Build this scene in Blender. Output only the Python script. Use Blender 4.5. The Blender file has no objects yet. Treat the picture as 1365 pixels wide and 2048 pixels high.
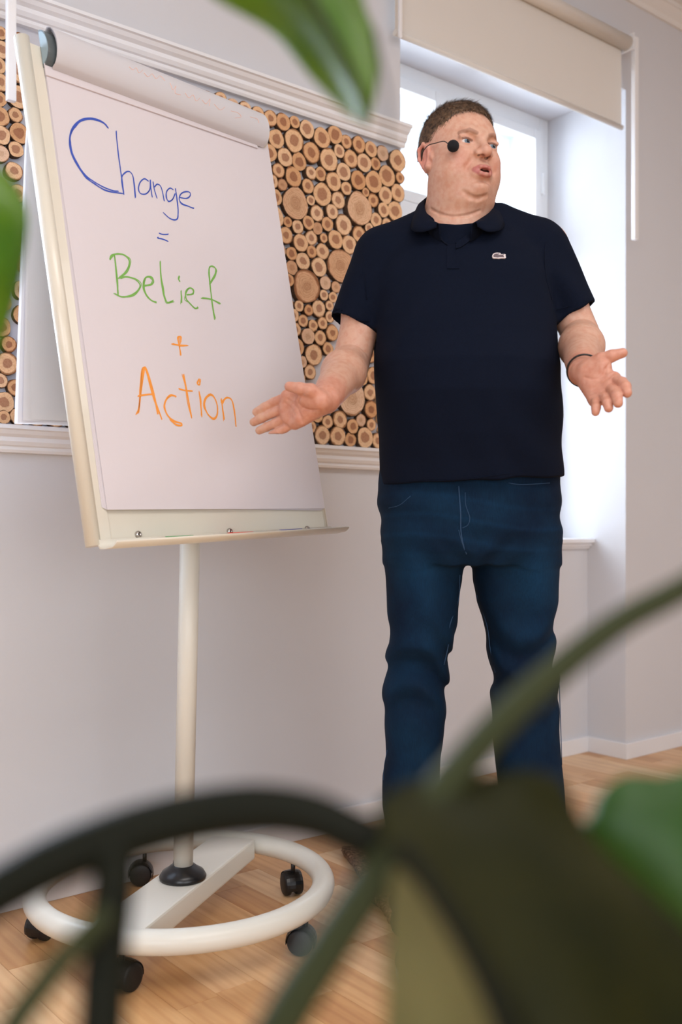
import bpy, bmesh, math, random
import numpy as np
from mathutils import Vector, Matrix
from mathutils.bvhtree import BVHTree
random.seed(7); rng = np.random.default_rng(7)
sc = bpy.context.scene
COL = sc.collection
# ---------------------------------------------------------------- camera
CAM_H = 0.92; FPX = 1991.0; HORIZON = 1055.0; YAW = math.radians(38.9)
cd = bpy.data.cameras.new('camera'); cam = bpy.data.objects.new('camera', cd); COL.objects.link(cam)
cam.location = (0, 0, CAM_H); cam.rotation_euler = (math.radians(90), 0, -YAW)
cd.sensor_fit = 'VERTICAL'; cd.sensor_height = 36; cd.sensor_width = 24; cd.lens = 35.0
cd.shift_y = (HORIZON - 1024) / 2048.0
cd.clip_start = 0.02
cd.dof.use_dof = True; cd.dof.focus_distance = 2.28; cd.dof.aperture_fstop = 3.1
sc.camera = cam
SY, CY = math.sin(YAW), math.cos(YAW)
def cw(r, d, z):                       # camera-frame metres (right, forward, height) -> world
    return Vector((SY*d + CY*r, CY*d - SY*r, z))
def cf(px, py, d):                     # photo pixel at a distance -> (right, forward, height)
    return ((px-682.5)/FPX*d, d, CAM_H + (HORIZON-py)/FPX*d)
def at(px, py, d): return cw(*cf(px, py, d))
def ray(px, py):
    return cw((px-682.5)/FPX, 1.0, 0) + Vector((0, 0, (HORIZON-py)/FPX))
def on_y(px, py, Y):                   # where the line of sight meets the plane y = Y
    d = ray(px, py); t = Y/d.y
    return Vector((0, 0, CAM_H)) + d*t
# ---------------------------------------------------------------- world, lights, exposure
sc.view_settings.view_transform = 'Standard'; sc.view_settings.look = 'None'
sc.view_settings.gamma = 1; sc.view_settings.use_curve_mapping = False
sc.view_settings.exposure = -0.2
w = bpy.data.worlds.new('world'); sc.world = w; w.use_nodes = True
bgn = w.node_tree.nodes['Background']
bgn.inputs[0].default_value = (0.84, 0.92, 1.0, 1); bgn.inputs[1].default_value = 2.6
def area(name, loc, target, sx, sy, power, color):
    l = bpy.data.lights.new(name, 'AREA'); l.shape = 'RECTANGLE'; l.size = sx; l.size_y = sy
    l.energy = power; l.color = color
    o = bpy.data.objects.new(name, l); COL.objects.link(o); o.location = loc
    o.rotation_euler = (Vector(target)-Vector(loc)).to_track_quat('-Z', 'Y').to_euler()
    return o
area('daylight_window_right', (2.77, 3.35, 2.0), (2.77, 0, 1.3), 1.1, 2.0, 105, (0.80, 0.89, 1.0))
area('daylight_window_left', (0.15, 3.35, 2.0), (0.15, 0, 1.3), 1.1, 2.0, 270, (0.68, 0.81, 1.0))
area('ceiling_light_front', (0.6, -0.4, 3.0), (0.6, -0.4, 0), 2.2, 1.4, 46, (1.0, 0.98, 0.97))
area('ceiling_light_side', (3.6, -0.4, 3.0), (3.6, -0.4, 0), 1.6, 1.2, 24, (0.98, 0.98, 1.0))
area('fill_light_side', (-2.4, -1.6, 1.5), (2.0, 1.5, 1.2), 2.4, 1.8, 66, (0.86, 0.93, 1.0))  # added fill from the left, the wall there has no window
area('fill_light_behind', (0.2, -3.8, 1.35), (1.2, 1.5, 1.1), 3.6, 1.9, 78, (0.90, 0.95, 1.0))  # added frontal fill behind the camera, no window is built there
sc.cycles.max_bounces = 8; sc.cycles.diffuse_bounces = 5; sc.cycles.transparent_max_bounces = 12
sc.cycles.use_denoising = True; sc.cycles.sample_clamp_indirect = 6
# ---------------------------------------------------------------- materials
def lin(c):
    return tuple(((x/255.0)/12.92 if x/255.0 <= .04045 else ((x/255.0+.055)/1.055)**2.4) for x in c) + (1,)
class M:
    def __init__(s, name, rgb=(200,200,200), rough=.5, **kw):
        s.m = bpy.data.materials.new(name); s.m.use_nodes = True; s.nt = s.m.node_tree
        s.b = s.nt.nodes['Principled BSDF']; s.out = s.nt.nodes['Material Output']
        s.b.inputs['Base Color'].default_value = lin(rgb); s.b.inputs['Roughness'].default_value = rough
        for k, v in kw.items(): s.b.inputs[k.replace('_', ' ')].default_value = v
    def n(s, t, **kw):
        nd = s.nt.nodes.new('ShaderNode'+t)
        for k, v in kw.items():
            if k.startswith('i_'): nd.inputs[k[2:].replace('_', ' ')].default_value = v
            else: setattr(nd, k, v)
        return nd
    def l(s, a, b): s.nt.links.new(a, b)
    def coord(s, kind='Object', scale=(1,1,1), rot=(0,0,0)):
        tc = s.n('TexCoord'); mp = s.n('Mapping'); s.l(tc.outputs[kind], mp.inputs[0])
        mp.inputs['Scale'].default_value = scale; mp.inputs['Rotation'].default_value = rot
        return mp.outputs[0]
    def noise(s, vec, scale, detail=4, rough=.5):
        nd = s.n('TexNoise'); nd.inputs['Scale'].default_value = scale; nd.inputs['Detail'].default_value = detail
        nd.inputs['Roughness'].default_value = rough
        if vec is not None: s.l(vec, nd.inputs['Vector'])
        return nd.outputs['Fac']
    def ramp(s, fac, stops):
        r = s.n('ValToRGB'); e = r.color_ramp.elements
        while len(e) < len(stops): e.new(.5)
        for q, (p, c) in zip(e, stops): q.position = p; q.color = lin(c)
        s.l(fac, r.inputs[0]); return r.outputs[0]
    def base(s, out): s.l(out, s.b.inputs['Base Color']); return s
    def bump(s, h, strength=.3, dist=.002):
        b = s.n('Bump'); b.inputs['Strength'].default_value = strength; b.inputs['Distance'].default_value = dist
        s.l(h, b.inputs['Height']); s.l(b.outputs[0], s.b.inputs['Normal']); return s
    def math(s, op, a, b=None):
        nd = s.n('Math', operation=op)
        for i, v in enumerate((a, b)):
            if v is None: continue
            if isinstance(v, (int, float)): nd.inputs[i].default_value = v
            else: s.l(v, nd.inputs[i])
        return nd.outputs[0]
    def mixc(s, fac, a, b, mode='MIX'):
        nd = s.n('MixRGB', blend_type=mode)
        for i, v in enumerate((fac, a, b)):
            if isinstance(v, (int, float)): nd.inputs[i].default_value = v
            elif isinstance(v, tuple): nd.inputs[i].default_value = lin(v)
            else: s.l(v, nd.inputs[i])
        return nd.outputs[0]
def plain(name, rgb, rough=.5, **kw): return M(name, rgb, rough, **kw).m
def wallpaint(name, rgb, rough=.75, s=220):
    m = M(name, rgb, rough); v = m.coord()
    m.base(m.mixc(m.noise(v, 2.5), tuple(int(c*.975) for c in rgb), rgb))
    m.bump(m.noise(v, s, 2), .12, .001); return m.m
MAT = {}
MAT['wall'] = wallpaint('wall_paint', (215, 216, 221))
MAT['trim'] = wallpaint('trim_paint', (238, 239, 243), .4, 40)
MAT['ceiling'] = wallpaint('ceiling_paint', (232, 230, 228))
MAT['panelback'] = wallpaint('panel_backing', (205, 205, 212), .5)
MAT['winframe'] = plain('window_paint', (232, 236, 240), .35)
g = M('window_glass'); nt = g.nt
tr = g.n('BsdfTransparent'); gl = g.n('BsdfGlossy'); gl.inputs['Roughness'].default_value = .02
mx = g.n('MixShader'); mx.inputs[0].default_value = .06; g.l(tr.outputs[0], mx.inputs[1]); g.l(gl.outputs[0], mx.inputs[2]); g.l(mx.outputs[0], g.out.inputs[0])
MAT['glass'] = g.m
# oak stave: tone by object, grain along local Y
m = M('oak_stave', (200,150,105), .33); oi = m.n('ObjectInfo')
v = m.coord('Object', (9, .9, 1)); off = m.n('VectorMath', operation='ADD'); m.l(v, off.inputs[0])
cmb = m.n('CombineXYZ'); m.l(m.math('MULTIPLY', oi.outputs['Random'], 37.0), cmb.inputs[0]); m.l(m.math('MULTIPLY', oi.outputs['Random'], 91.0), cmb.inputs[1]); m.l(cmb.outputs[0], off.inputs[1])
g1 = m.noise(off.outputs[0], 3.0, 5, .6)
wv = m.n('TexWave', wave_type='BANDS', bands_direction='X'); wv.inputs['Scale'].default_value = 1.2; wv.inputs['Distortion'].default_value = 7; wv.inputs['Detail'].default_value = 3; wv.inputs['Detail Scale'].default_value = 1.0
m.l(off.outputs[0], wv.inputs['Vector'])
tone = m.ramp(oi.outputs['Random'], [(0, (198,146,94)), (.35, (214,166,112)), (.7, (224,180,130)), (1, (238,204,160))])
gr = m.ramp(g1, [(.3, (178,128,84)), (.65, (255,255,255))])
c1 = m.mixc(.35, tone, gr, 'MULTIPLY'); gw = m.ramp(wv.outputs['Fac'], [(0, (205,165,125)), (.5, (255,255,255))])
m.base(m.mixc(.22, c1, gw, 'MULTIPLY')); m.bump(g1, .05, .0005); MAT['oak'] = m.m
# log slice faces
def slice_mat(name, sap, heart, hr, ringmix):
    m = M(name, sap, .62); tc = m.n('TexCoord'); oi = m.n('ObjectInfo')
    ln = m.n('VectorMath', operation='MULTIPLY'); m.l(tc.outputs['Object'], ln.inputs[0]); ln.inputs[1].default_value = (1, 1, 0)
    le = m.n('VectorMath', operation='LENGTH'); m.l(ln.outputs[0], le.inputs[0])
    ad = m.n('VectorMath', operation='ADD'); cb = m.n('CombineXYZ'); m.l(m.math('MULTIPLY', oi.outputs['Random'], 50.0), cb.inputs[2])
    m.l(ln.outputs[0], ad.inputs[0]); m.l(cb.outputs[0], ad.inputs[1])
    nz = m.noise(ad.outputs[0], 1.6, 3)
    r = m.math('ADD', le.outputs['Value'], m.math('MULTIPLY', m.math('SUBTRACT', nz, .5), .42))
    rv = m.math('ADD', r, m.math('MULTIPLY', m.math('SUBTRACT', oi.outputs['Random'], .5), -.16))
    core = m.ramp(rv, [(hr-.02, heart), (hr+.03, sap), (.86, tuple(min(255, int(c*1.04)) for c in sap)), (.97, (160,112,72))])
    ring = m.math('SINE', m.math('MULTIPLY', r, 52.0))
    rr = m.ramp(m.math('MULTIPLY_ADD', ring, .5), [(0, (214,182,146)), (.6, (255,255,255))])
    c = m.mixc(ringmix, core, rr, 'MULTIPLY')
    sp = m.ramp(m.noise(ad.outputs[0], 7, 4), [(.3, (205,170,135)), (.55, (255,255,255))])
    c = m.mixc(.35, c, sp, 'MULTIPLY')
    tint = m.ramp(m.math('FRACT', m.math('MULTIPLY', oi.outputs['Random'], 17.3)), [(0, (226,196,160)), (.5, (250,240,226)), (1, (255,255,255))])
    c = m.mixc(.8, c, tint, 'MULTIPLY')
    m.base(c); m.bump(nz, .2, .02); return m.m
MAT['slice'] = slice_mat('cut_wood', (236,200,162), (182,136,106), .47, .25)
MAT['slice_plain'] = slice_mat('pale_cut_wood', (228,196,168), (212,176,146), .35, .45)
m = M('bark', (92,62,42), .9); v = m.coord('Object', (3,3,1)); nz = m.noise(v, 4, 6, .7)
m.base(m.ramp(nz, [(.3, (70,46,32)), (.5, (124,88,62)), (.75, (168,130,98))])); m.bump(nz, .8, .15); MAT['bark'] = m.m
MAT['steel'] = plain('powder_coated_steel', (226, 221, 206), .28, Coat_Weight=.3)
MAT['steelwhite'] = plain('white_powder_coat', (222, 220, 210), .3)
MAT['alu'] = plain('grey_plastic', (96, 104, 106), .3)
MAT['cap_face'] = plain('cap_face', (150, 172, 182), .25)
MAT['chrome'] = plain('chrome', (190, 185, 180), .18, Metallic=1.0)
MAT['blackp'] = plain('black_plastic', (16, 17, 20), .28)
MAT['rubber'] = plain('black_rubber', (22, 22, 24), .55)
m = M('flip_paper', (222, 215, 219), .7); v = m.coord('Object', (1.0, 2.2, 1))
nz = m.noise(v, 4.5, 5, .55); m.bump(nz, .35, .008); MAT['paper'] = m.m
m = M('turned_paper', (232, 230, 234), .75); ts_ = m.n('BsdfTranslucent'); ts_.inputs[0].default_value = lin((226, 226, 230)); mx_ = m.n('MixShader'); mx_.inputs[0].default_value = .22
m.l(m.b.outputs[0], mx_.inputs[1]); m.l(ts_.outputs[0], mx_.inputs[2]); m.l(mx_.outputs[0], m.out.inputs[0]); MAT['paper_back'] = m.m
MAT['ink_blue'] = plain('blue_marker_ink', (54, 84, 186), .6)
MAT['ink_green'] = plain('green_marker_ink', (124, 182, 84), .6)
MAT['ink_orange'] = plain('orange_marker_ink', (250, 160, 66), .6)
MAT['ink_faint'] = plain('faint_orange_ink', (236, 190, 172), .7)
MAT['pen_clear'] = plain('clear_pen_barrel', (222, 214, 200), .2)
MAT['pen_g'] = plain('green_pen_cap', (40, 150, 70), .3); MAT['pen_r'] = plain('red_pen_cap', (235, 70, 42), .3); MAT['pen_b'] = plain('blue_pen_cap', (34, 44, 150), .3)
MAT['blind'] = plain('blind_fabric', (224, 220, 214), .8)
MAT['wand'] = plain('white_plastic', (236, 236, 238), .3)
# person
m = M('skin', (214,160,132), .45, Subsurface_Weight=.12); m.b.inputs['Subsurface Radius'].default_value = (.012, .004, .002)
va = m.n('VertexColor', layer_name='tone'); v = m.coord('Object')
sp = m.ramp(m.noise(v, 90, 4), [(.35, (244,226,218)), (.6, (255,255,255))])
m.base(m.mixc(.8, va.outputs[0], sp, 'MULTIPLY')); m.bump(m.noise(v, 150, 3), .05, .0010); MAT['skin'] = m.m
m = M('navy_pique', (7, 11, 22), .9, Specular_IOR_Level=.12); v = m.coord()
m.base(m.mixc(m.noise(v, 300, 2), (7, 12, 26), (11, 20, 38))); m.bump(m.noise(v, 650, 2), .2, .0006); MAT['navy'] = m.m
m = M('denim', (20, 56, 88), .85, Specular_IOR_Level=.15); v = m.coord(); v2 = m.coord('Object', (700, 700, 60))
fade = m.noise(v, 7, 4); yarn = m.noise(v2, 1.0, 2)
va = m.n('VertexColor', layer_name='tone')
c = m.mixc(m.ramp(fade, [(.35, (0,0,0)), (.7, (255,255,255))]), (5, 24, 46), (11, 44, 70))
c = m.mixc(.5, c, m.ramp(yarn, [(.3, (150,160,170)), (.7, (255,255,255))]), 'MULTIPLY')
m.base(m.mixc(1.0, c, va.outputs[0], 'MULTIPLY')); m.bump(yarn, .3, .0006); MAT['denim'] = m.m
MAT['stitch'] = plain('denim_thread', (34, 66, 98), .8)
m = M('brown_hair', (86,64,48), .55); v = m.coord('Object', (1,1,1)); m.base(m.ramp(m.noise(v, 160, 3), [(.3, (46,33,26)), (.7, (140,110,84))])); MAT['hair'] = m.m
MAT['eyewhite'] = plain('eye_white', (214, 204, 200), .2); MAT['iris'] = plain('blue_grey_iris', (92, 112, 128), .2); MAT['pupil'] = plain('pupil', (8, 8, 10), .1)
m = M('foam', (16,18,24), .95); v = m.coord(); m.bump(m.noise(v, 900, 2), .8, .001); MAT['foam'] = m.m
MAT['shoe'] = plain('dark_shoe_leather', (36, 30, 28), .5); MAT['sole'] = plain('shoe_sole', (200, 196, 190), .6)
MAT['mouth'] = plain('mouth_inside', (60, 22, 22), .5)
MAT['logo_w'] = plain('emblem_white', (226, 214, 214), .6); MAT['logo_g'] = plain('emblem_grey', (98, 84, 90), .7)
MAT['button'] = plain('navy_button', (40, 56, 76), .3)
# plants
def leafmat(name, dark, light, rough=.32, tr_=.35):
    m = M(name, dark, rough, Specular_IOR_Level=(.5 if tr_ > .2 else .1)); v = m.coord('UV')
    nz = m.noise(m.coord('Object'), 14, 4)
    wv = m.n('TexWave', wave_type='BANDS', bands_direction='X'); wv.inputs['Scale'].default_value = 2.2; wv.inputs['Distortion'].default_value = 1.5; m.l(v, wv.inputs['Vector'])
    c = m.ramp(nz, [(.3, dark), (.7, light)])
    vein = m.ramp(wv.outputs['Fac'], [(.86, (255,255,255)), (.97, (225,240,190))])
    c = m.mixc(.5, c, vein, 'MULTIPLY'); m.base(c); m.bump(wv.outputs['Fac'], .12, .002)
    ts = m.n('BsdfTranslucent'); m.l(m.mixc(.6, c, (150,190,40), 'MIX'), ts.inputs[0])
    mx = m.n('MixShader'); mx.inputs[0].default_value = tr_; m.l(m.b.outputs[0], mx.inputs[1]); m.l(ts.outputs[0], mx.inputs[2]); m.l(mx.outputs[0], m.out.inputs[0])
    return m.m
MAT['leaf'] = leafmat('green_leaf', (24, 60, 12), (48, 92, 18), .45, .25)
MAT['leaf_bright'] = leafmat('bright_leaf', (58, 100, 18), (116, 150, 38), .3, .4)
MAT['leaf_shaded'] = leafmat('shaded_leaf', (16, 20, 5), (44, 42, 12), .5, .08)  # darkened base colour stands in for the shade on this leaf
MAT['leaf_pale'] = leafmat('pale_leaf_underside', (112, 108, 72), (140, 132, 92), .6)
MAT['stem'] = plain('green_stem', (44, 50, 24), .6, Specular_IOR_Level=.2); MAT['stem_dark'] = plain('dark_stem', (16, 18, 8), .6, Specular_IOR_Level=.12)
MAT['pot'] = plain('grey_planter', (70, 70, 72), .6); MAT['soil'] = plain('potting_soil', (50, 38, 28), .95)
m = M('woven_rug', (120,84,66), .95); v = m.coord(); nz = m.noise(v, 90, 4, .7); vo = m.n('TexVoronoi'); vo.inputs['Scale'].default_value = 120; m.l(v, vo.inputs['Vector'])
m.base(m.mixc(.6, m.ramp(nz, [(.35, (96,68,50)), (.5, (160,120,94)), (.66, (214,176,146))]), m.ramp(vo.outputs['Distance'], [(0, (255,255,255)), (.6, (165,140,120))]), 'MULTIPLY')); m.bump(nz, .9, .006); MAT['rug'] = m.m
# ---------------------------------------------------------------- mesh helpers
def link(name, me, mats, parent=None, smooth=False):
    o = bpy.data.objects.new(name, me); COL.objects.link(o)
    for x in (mats if isinstance(mats, (list, tuple)) else [mats]): me.materials.append(MAT[x] if isinstance(x, str) else x)
    if parent is not None: o.parent = parent
    if smooth: me.polygons.foreach_set('use_smooth', [True]*len(me.polygons))
    return o
def mesh_from(verts, faces, mats=None):
    me = bpy.data.meshes.new('m'); me.from_pydata([tuple(v) for v in verts], [], [tuple(f) for f in faces]); me.update(); return me
def obj(name, bm, mats, parent=None, smooth=False):
    me = bpy.data.meshes.new(name); bmesh.ops.recalc_face_normals(bm, faces=bm.faces[:]); bm.to_mesh(me); bm.free()
    return link(name, me, mats, parent, smooth)
def box(bm, lo, hi, bev=0, mi=0, mat=None):
    c = [(a+b)/2 for a, b in zip(lo, hi)]; s = [abs(b-a) for a, b in zip(lo, hi)]
    r = bmesh.ops.create_cube(bm, size=1); vs = r['verts']
    for v in vs: v.co = Vector((v.co.x*s[0]+c[0], v.co.y*s[1]+c[1], v.co.z*s[2]+c[2]))
    fs = list({f for v in vs for f in v.link_faces})
    for f in fs: f.material_index = mi
    if bev:
        es = list({e for v in vs for e in v.link_edges})
        bmesh.ops.bevel(bm, geom=es, offset=bev, segments=2, affect='EDGES', profile=.6)
    return bm
def sweep(bm, pts, rad, seg=16, cap=True, closed=False, mi=0, smooth=True):
    pts = [Vector(p) for p in pts]; n = len(pts)
    if not isinstance(rad, (list, tuple)): rad = [rad]*n
    rings = []; up = None
    for i, p in enumerate(pts):
        if closed: t = (pts[(i+1) % n]-pts[i-1]).normalized()
        else: t = (pts[min(i+1, n-1)]-pts[max(i-1, 0)]).normalized()
        if up is None: up = t.orthogonal().normalized()
        up = (up-t*up.dot(t)).normalized(); sd = t.cross(up)
        rings.append([bm.verts.new(p+(up*math.cos(a)+sd*math.sin(a))*rad[i]) for a in [2*math.pi*k/seg for k in range(seg)]])
    for i in range(n if closed else n-1):
        a, b = rings[i], rings[(i+1) % n]
        sh = 0
        if closed and i == n-1:
            sh = min(range(seg), key=lambda s: (a[0].co-b[s].co).length)
        for k in range(seg):
            f = bm.faces.new((a[k], a[(k+1) % seg], b[(k+1+sh) % seg], b[(k+sh) % seg])); f.material_index = mi; f.smooth = smooth
    if cap and not closed:
        for r_ in (rings[0], rings[-1]):
            f = bm.faces.new(r_); f.material_index = mi
    return bm
def catmull_c(pts, n=10):
    P = [np.array(p, float) for p in pts]; P = [2*P[0]-P[1]]+P+[2*P[-1]-P[-2]]; out = []
    for i in range(1, len(P)-2):
        p0, p1, p2, p3 = P[i-1:i+3]; t0 = 0; t1 = t0+np.linalg.norm(p1-p0)**.5; t2 = t1+np.linalg.norm(p2-p1)**.5; t3 = t2+np.linalg.norm(p3-p2)**.5
        for k in range(n):
            t = t1+(t2-t1)*k/n; a1 = (t1-t)/(t1-t0)*p0+(t-t0)/(t1-t0)*p1; a2 = (t2-t)/(t2-t1)*p1+(t-t1)/(t2-t1)*p2; a3 = (t3-t)/(t3-t2)*p2+(t-t2)/(t3-t2)*p3
            b1 = (t2-t)/(t2-t0)*a1+(t-t0)/(t2-t0)*a2; b2 = (t3-t)/(t3-t1)*a2+(t-t1)/(t3-t1)*a3; out.append((t2-t)/(t2-t1)*b1+(t-t1)/(t2-t1)*b2)
    out.append(P[-2]); return out
def catmull(pts, n=8):
    P = [np.array(p, float) for p in pts]; P = [2*P[0]-P[1]]+P+[2*P[-1]-P[-2]]; out = []
    for i in range(1, len(P)-2):
        a, b, c, d = P[i-1:i+3]
        for k in range(n):
            t = k/n; out.append(.5*((2*b)+(c-a)*t+(2*a-5*b+4*c-d)*t*t+(3*b-a-3*c+d)*t**3))
    out.append(P[-2]); return out
def lathe(bm, prof, seg=32, mi=0, origin=(0,0,0)):
    rings = [[bm.verts.new((origin[0]+r*math.cos(2*math.pi*k/seg), origin[1]+r*math.sin(2*math.pi*k/seg), origin[2]+z)) for k in range(seg)] for r, z in prof]
    for a, b in zip(rings, rings[1:]):
        for k in range(seg):
            f = bm.faces.new((a[k], a[(k+1) % seg], b[(k+1) % seg], b[k])); f.material_index = mi; f.smooth = True
    bm.faces.new(rings[0][::-1]).material_index = mi; bm.faces.new(rings[-1]).material_index = mi
    return bm
def prism(bm, prof, x0, x1, mi=0, mat=Matrix()):       # profile (y, z) extruded along x
    a = [bm.verts.new(mat @ Vector((x0, y, z))) for y, z in prof]; b = [bm.verts.new(mat @ Vector((x1, y, z))) for y, z in prof]
    n = len(prof)
    for i in range(n): bm.faces.new((a[i], a[(i+1) % n], b[(i+1) % n], b[i])).material_index = mi
    bm.faces.new(a[::-1]).material_index = mi; bm.faces.new(b).material_index = mi
    return bm
def tag(o, label=None, cat=None, group=None, kind=None):
    for k, v in (('label', label), ('category', cat), ('group', group), ('kind', kind)):
        if v: o[k] = v
    return o
def empty(name, loc, rot=None, label=None, cat=None, group=None):
    o = bpy.data.objects.new(name, None); COL.objects.link(o); o.location = loc; o.empty_display_size = .1
    if rot is not None: o.rotation_euler = rot
    return tag(o, label, cat, group)
def struct(o): o['kind'] = 'structure'; return o
# ================================================================ the setting
WY = 2.37; TH = .62; CEIL = 3.07
XN0, XN1 = 2.157, 3.368                       # window recess, right
LN0, LN1 = -.45, .74                          # window recess beyond the left edge of the frame
NTOP = 2.66; SILL = .875; WINY = 2.76
def wallbox(name, parts, mat='wall'):
    bm = bmesh.new()
    for lo, hi in parts: box(bm, lo, hi)
    return struct(obj(name, bm, mat))
parts = [((-3, WY, 0), (LN0, WY+TH, CEIL)), ((LN1, WY, 0), (XN0, WY+TH, CEIL)), ((XN1, WY, 0), (6.5, WY+TH, CEIL))]
for a, b in ((LN0, LN1), (XN0, XN1)):
    parts += [((a, WY, NTOP), (b, WY+TH, CEIL)), ((a, 2.555, 0), (b, WY+TH, SILL-.03))]
wallbox('wall_back', parts)
wallbox('wall_left', [((-3.2, -4, 0), (-3, WY+TH, CEIL))])
wallbox('wall_right', [((6.5, -4, 0), (6.7, WY+TH, CEIL))])
wallbox('wall_front', [((-3.2, -4.2, 0), (6.7, -4, CEIL))])
wallbox('ceiling', [((-3.2, -4.2, CEIL), (6.7, WY+TH, CEIL+.15))], 'ceiling')
# cornice
bm = bmesh.new(); prism(bm, [(WY, CEIL-.055), (WY-.012, CEIL-.055), (WY-.02, CEIL-.04), (WY-.05, CEIL-.015), (WY-.06, CEIL-.012), (WY-.06, CEIL), (WY, CEIL)], -3, 6.5)
struct(obj('trim_1', bm, 'ceiling'))
# baseboards
def baseb(name, segs):
    bm = bmesh.new()
    for lo, hi in segs: box(bm, lo, hi, .002)
    struct(obj(name, bm, 'trim'))
T = .014; BH = .062
baseb('baseboard_back', [((LN1, WY-T, 0), (XN0, WY, BH)), ((XN0-.001, 2.555-T, 0), (XN1, 2.555, BH)), ((XN1-T, WY-T, 0), (XN1, 2.555-T, BH)),
      ((XN0, WY-T, 0), (XN0+T, 2.555-T, BH)), ((XN1, WY-T, 0), (6.5, WY, BH)), ((-3, WY-T, 0), (LN0, WY, BH)), ((LN0, 2.555-T, 0), (LN1, 2.555, BH))])
# mouldings above and below the log panel
def rail(name, z0, z1, flip):
    h = z1-z0
    prof = [(0, 0), (.020, 0), (.024, .10), (.024, .22), (.030, .26), (.036, .40), (.036, .56), (.046, .66), (.052, .80), (.058, .84), (.058, .97), (.054, 1.0), (0, 1.0)]
    prof = [(WY-y, (z0+h*t)) for y, t in prof]
    bm = bmesh.new(); prism(bm, prof, LN1, XN0)
    struct(obj(name, bm, 'trim'))
rail('trim_2', 2.132, 2.197, False); rail('trim_3', 1.100, 1.164, False)
# sills
for i, (a, b) in enumerate(((XN0, XN1), (LN0, LN1))):
    bm = bmesh.new(); box(bm, (a, 2.515, SILL-.018), (b, WINY+.2, SILL), .004); box(bm, (a, 2.530, SILL-.032), (b, 2.556, SILL-.017), .004); box(bm, (a, 2.542, SILL-.042), (b, 2.556, SILL-.030), .003)
    struct(obj('trim_%d' % (4+i), bm, 'trim'))
# windows: inner frame with casements, outer frame with casements behind
def window(name, a, b):
    root = empty(name, ((a+b)/2, WINY, SILL)); root['kind'] = 'structure'
    cx = (a+b)/2; z0, z1 = 0, NTOP-SILL
    def pc(nm, lo, hi, bev=.004, mat='winframe'):
        bm = bmesh.new(); box(bm, lo, hi, bev); return obj(nm, bm, mat, root)
    w2 = (b-a)/2; tz = 2.115-SILL
    for y0, dep in ((0, .045), (.20, .045)):
        pc('frame_post', (-w2, y0, z0), (-w2+.055, y0+dep+.02, z1)); pc('frame_post', (w2-.055, y0, z0), (w2, y0+dep+.02, z1))
        pc('frame_head', (-w2+.055, y0, z1-.06), (w2-.055, y0+dep+.02, z1)); pc('frame_base', (-w2+.055, y0, z0), (w2-.055, y0+dep+.02, z0+.05))
        pc('mullion', (-.035, y0-.006, z0+.05), (.035, y0+dep, z1-.06)); pc('transom', (-w2+.055, y0-.010, tz-.05), (-.035, y0+dep, tz+.03)); pc('transom', (.035, y0-.010, tz-.05), (w2-.055, y0+dep, tz+.03))
        for s in (-1, 1):
            xa, xb = (-w2+.055, -.035) if s < 0 else (.035, w2-.055)
            for za, zb in ((z0+.05, tz-.05), (tz+.03, z1-.06)):
                bm = bmesh.new(); t = .042; yy = y0-.012
                for lo, hi in (((xa, yy, za), (xa+t, yy+.04, zb)), ((xb-t, yy, za), (xb, yy+.04, zb)), ((xa+t, yy, za), (xb-t, yy+.04, za+t)), ((xa+t, yy, zb-t), (xb-t, yy+.04, zb))): box(bm, lo, hi, .004)
                sash = obj('sash', bm, 'winframe', root)
                bm = bmesh.new(); box(bm, (xa+t-.004, yy+.018, za+t-.004), (xb-t+.004, yy+.022, zb-t+.004)); obj('pane', bm, 'glass', sash)
        if y0 == 0:
            for hz in (1.50, .45, 1.30):
                pc('hinge', (w2-.062, -.022, hz-.045), (w2-.046, -.004, hz+.045), .003)
    pc('box_lining', (-w2, .065, z0), (-w2+.02, .20, z1), 0); pc('box_lining', (w2-.02, .065, z0), (w2, .20, z1), 0); pc('box_lining', (-w2+.02, .065, z1-.02), (w2-.02, .20, z1), 0)
window('window_1', XN0, XN1); window('window_2', LN0, LN1)
# floor: screed below, then each oak stave of the part in view
bm = bmesh.new(); box(bm, (-3.2, -4.2, -.12), (6.7, WY+TH, -.016)); floor = struct(obj('floor', bm, 'pot'))
SW = .094; staves = []
x = -3.0; 
while x < 6.5:
    y = -4.0-random.random()*.5
    while y < 2.57:
        L = random.uniform(.32, .62); staves.append((x, y, min(L, 2.56-y))); y += L
    x += SW
def px_of(p):
    d = SY*p[0]+CY*p[1]; r = CY*p[0]-SY*p[1]
    return (682.5+FPX*r/d, HORIZON+FPX*(CAM_H-p[2])/d, d) if d > .05 else (0, 0, -1)
vis, rest = [], []
for s in staves:
    if s[2] < .02: continue
    p = px_of((s[0]+SW/2, s[1]+s[2]/2, 0)); (vis if (p[2] > 1.6 and -130 < p[0] < 1500 and p[1] < 2200) else rest).append((p[2], s))
vis.sort(); rest += vis[300:]; vis = vis[:300]
base_meshes = {}
for _, (sx, sy, L) in vis:
    key = round(L*50)
    if key not in base_meshes:
        bm = bmesh.new(); box(bm, (-SW/2+.0003, -L/2+.0003, -.014), (SW/2-.0003, L/2-.0003, 0), .0006)
        me = bpy.data.meshes.new('stave'); bm.to_mesh(me); bm.free(); me.materials.append(MAT['oak']); base_meshes[key] = (me, L)
    me, L0 = base_meshes[key]
    o = bpy.data.objects.new('oak_stave', me); COL.objects.link(o); o.parent = floor; o.location = (sx+SW/2, sy+L/2, 0); o.scale.y = L/L0
bm = bmesh.new()
for _, (sx, sy, L) in rest: box(bm, (sx+.0003, sy, -.014), (sx+SW-.0003, sy+L-.0006, 0))
o = obj('oak_stave', bm, 'oak', floor); o['kind'] = 'stuff'
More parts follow.
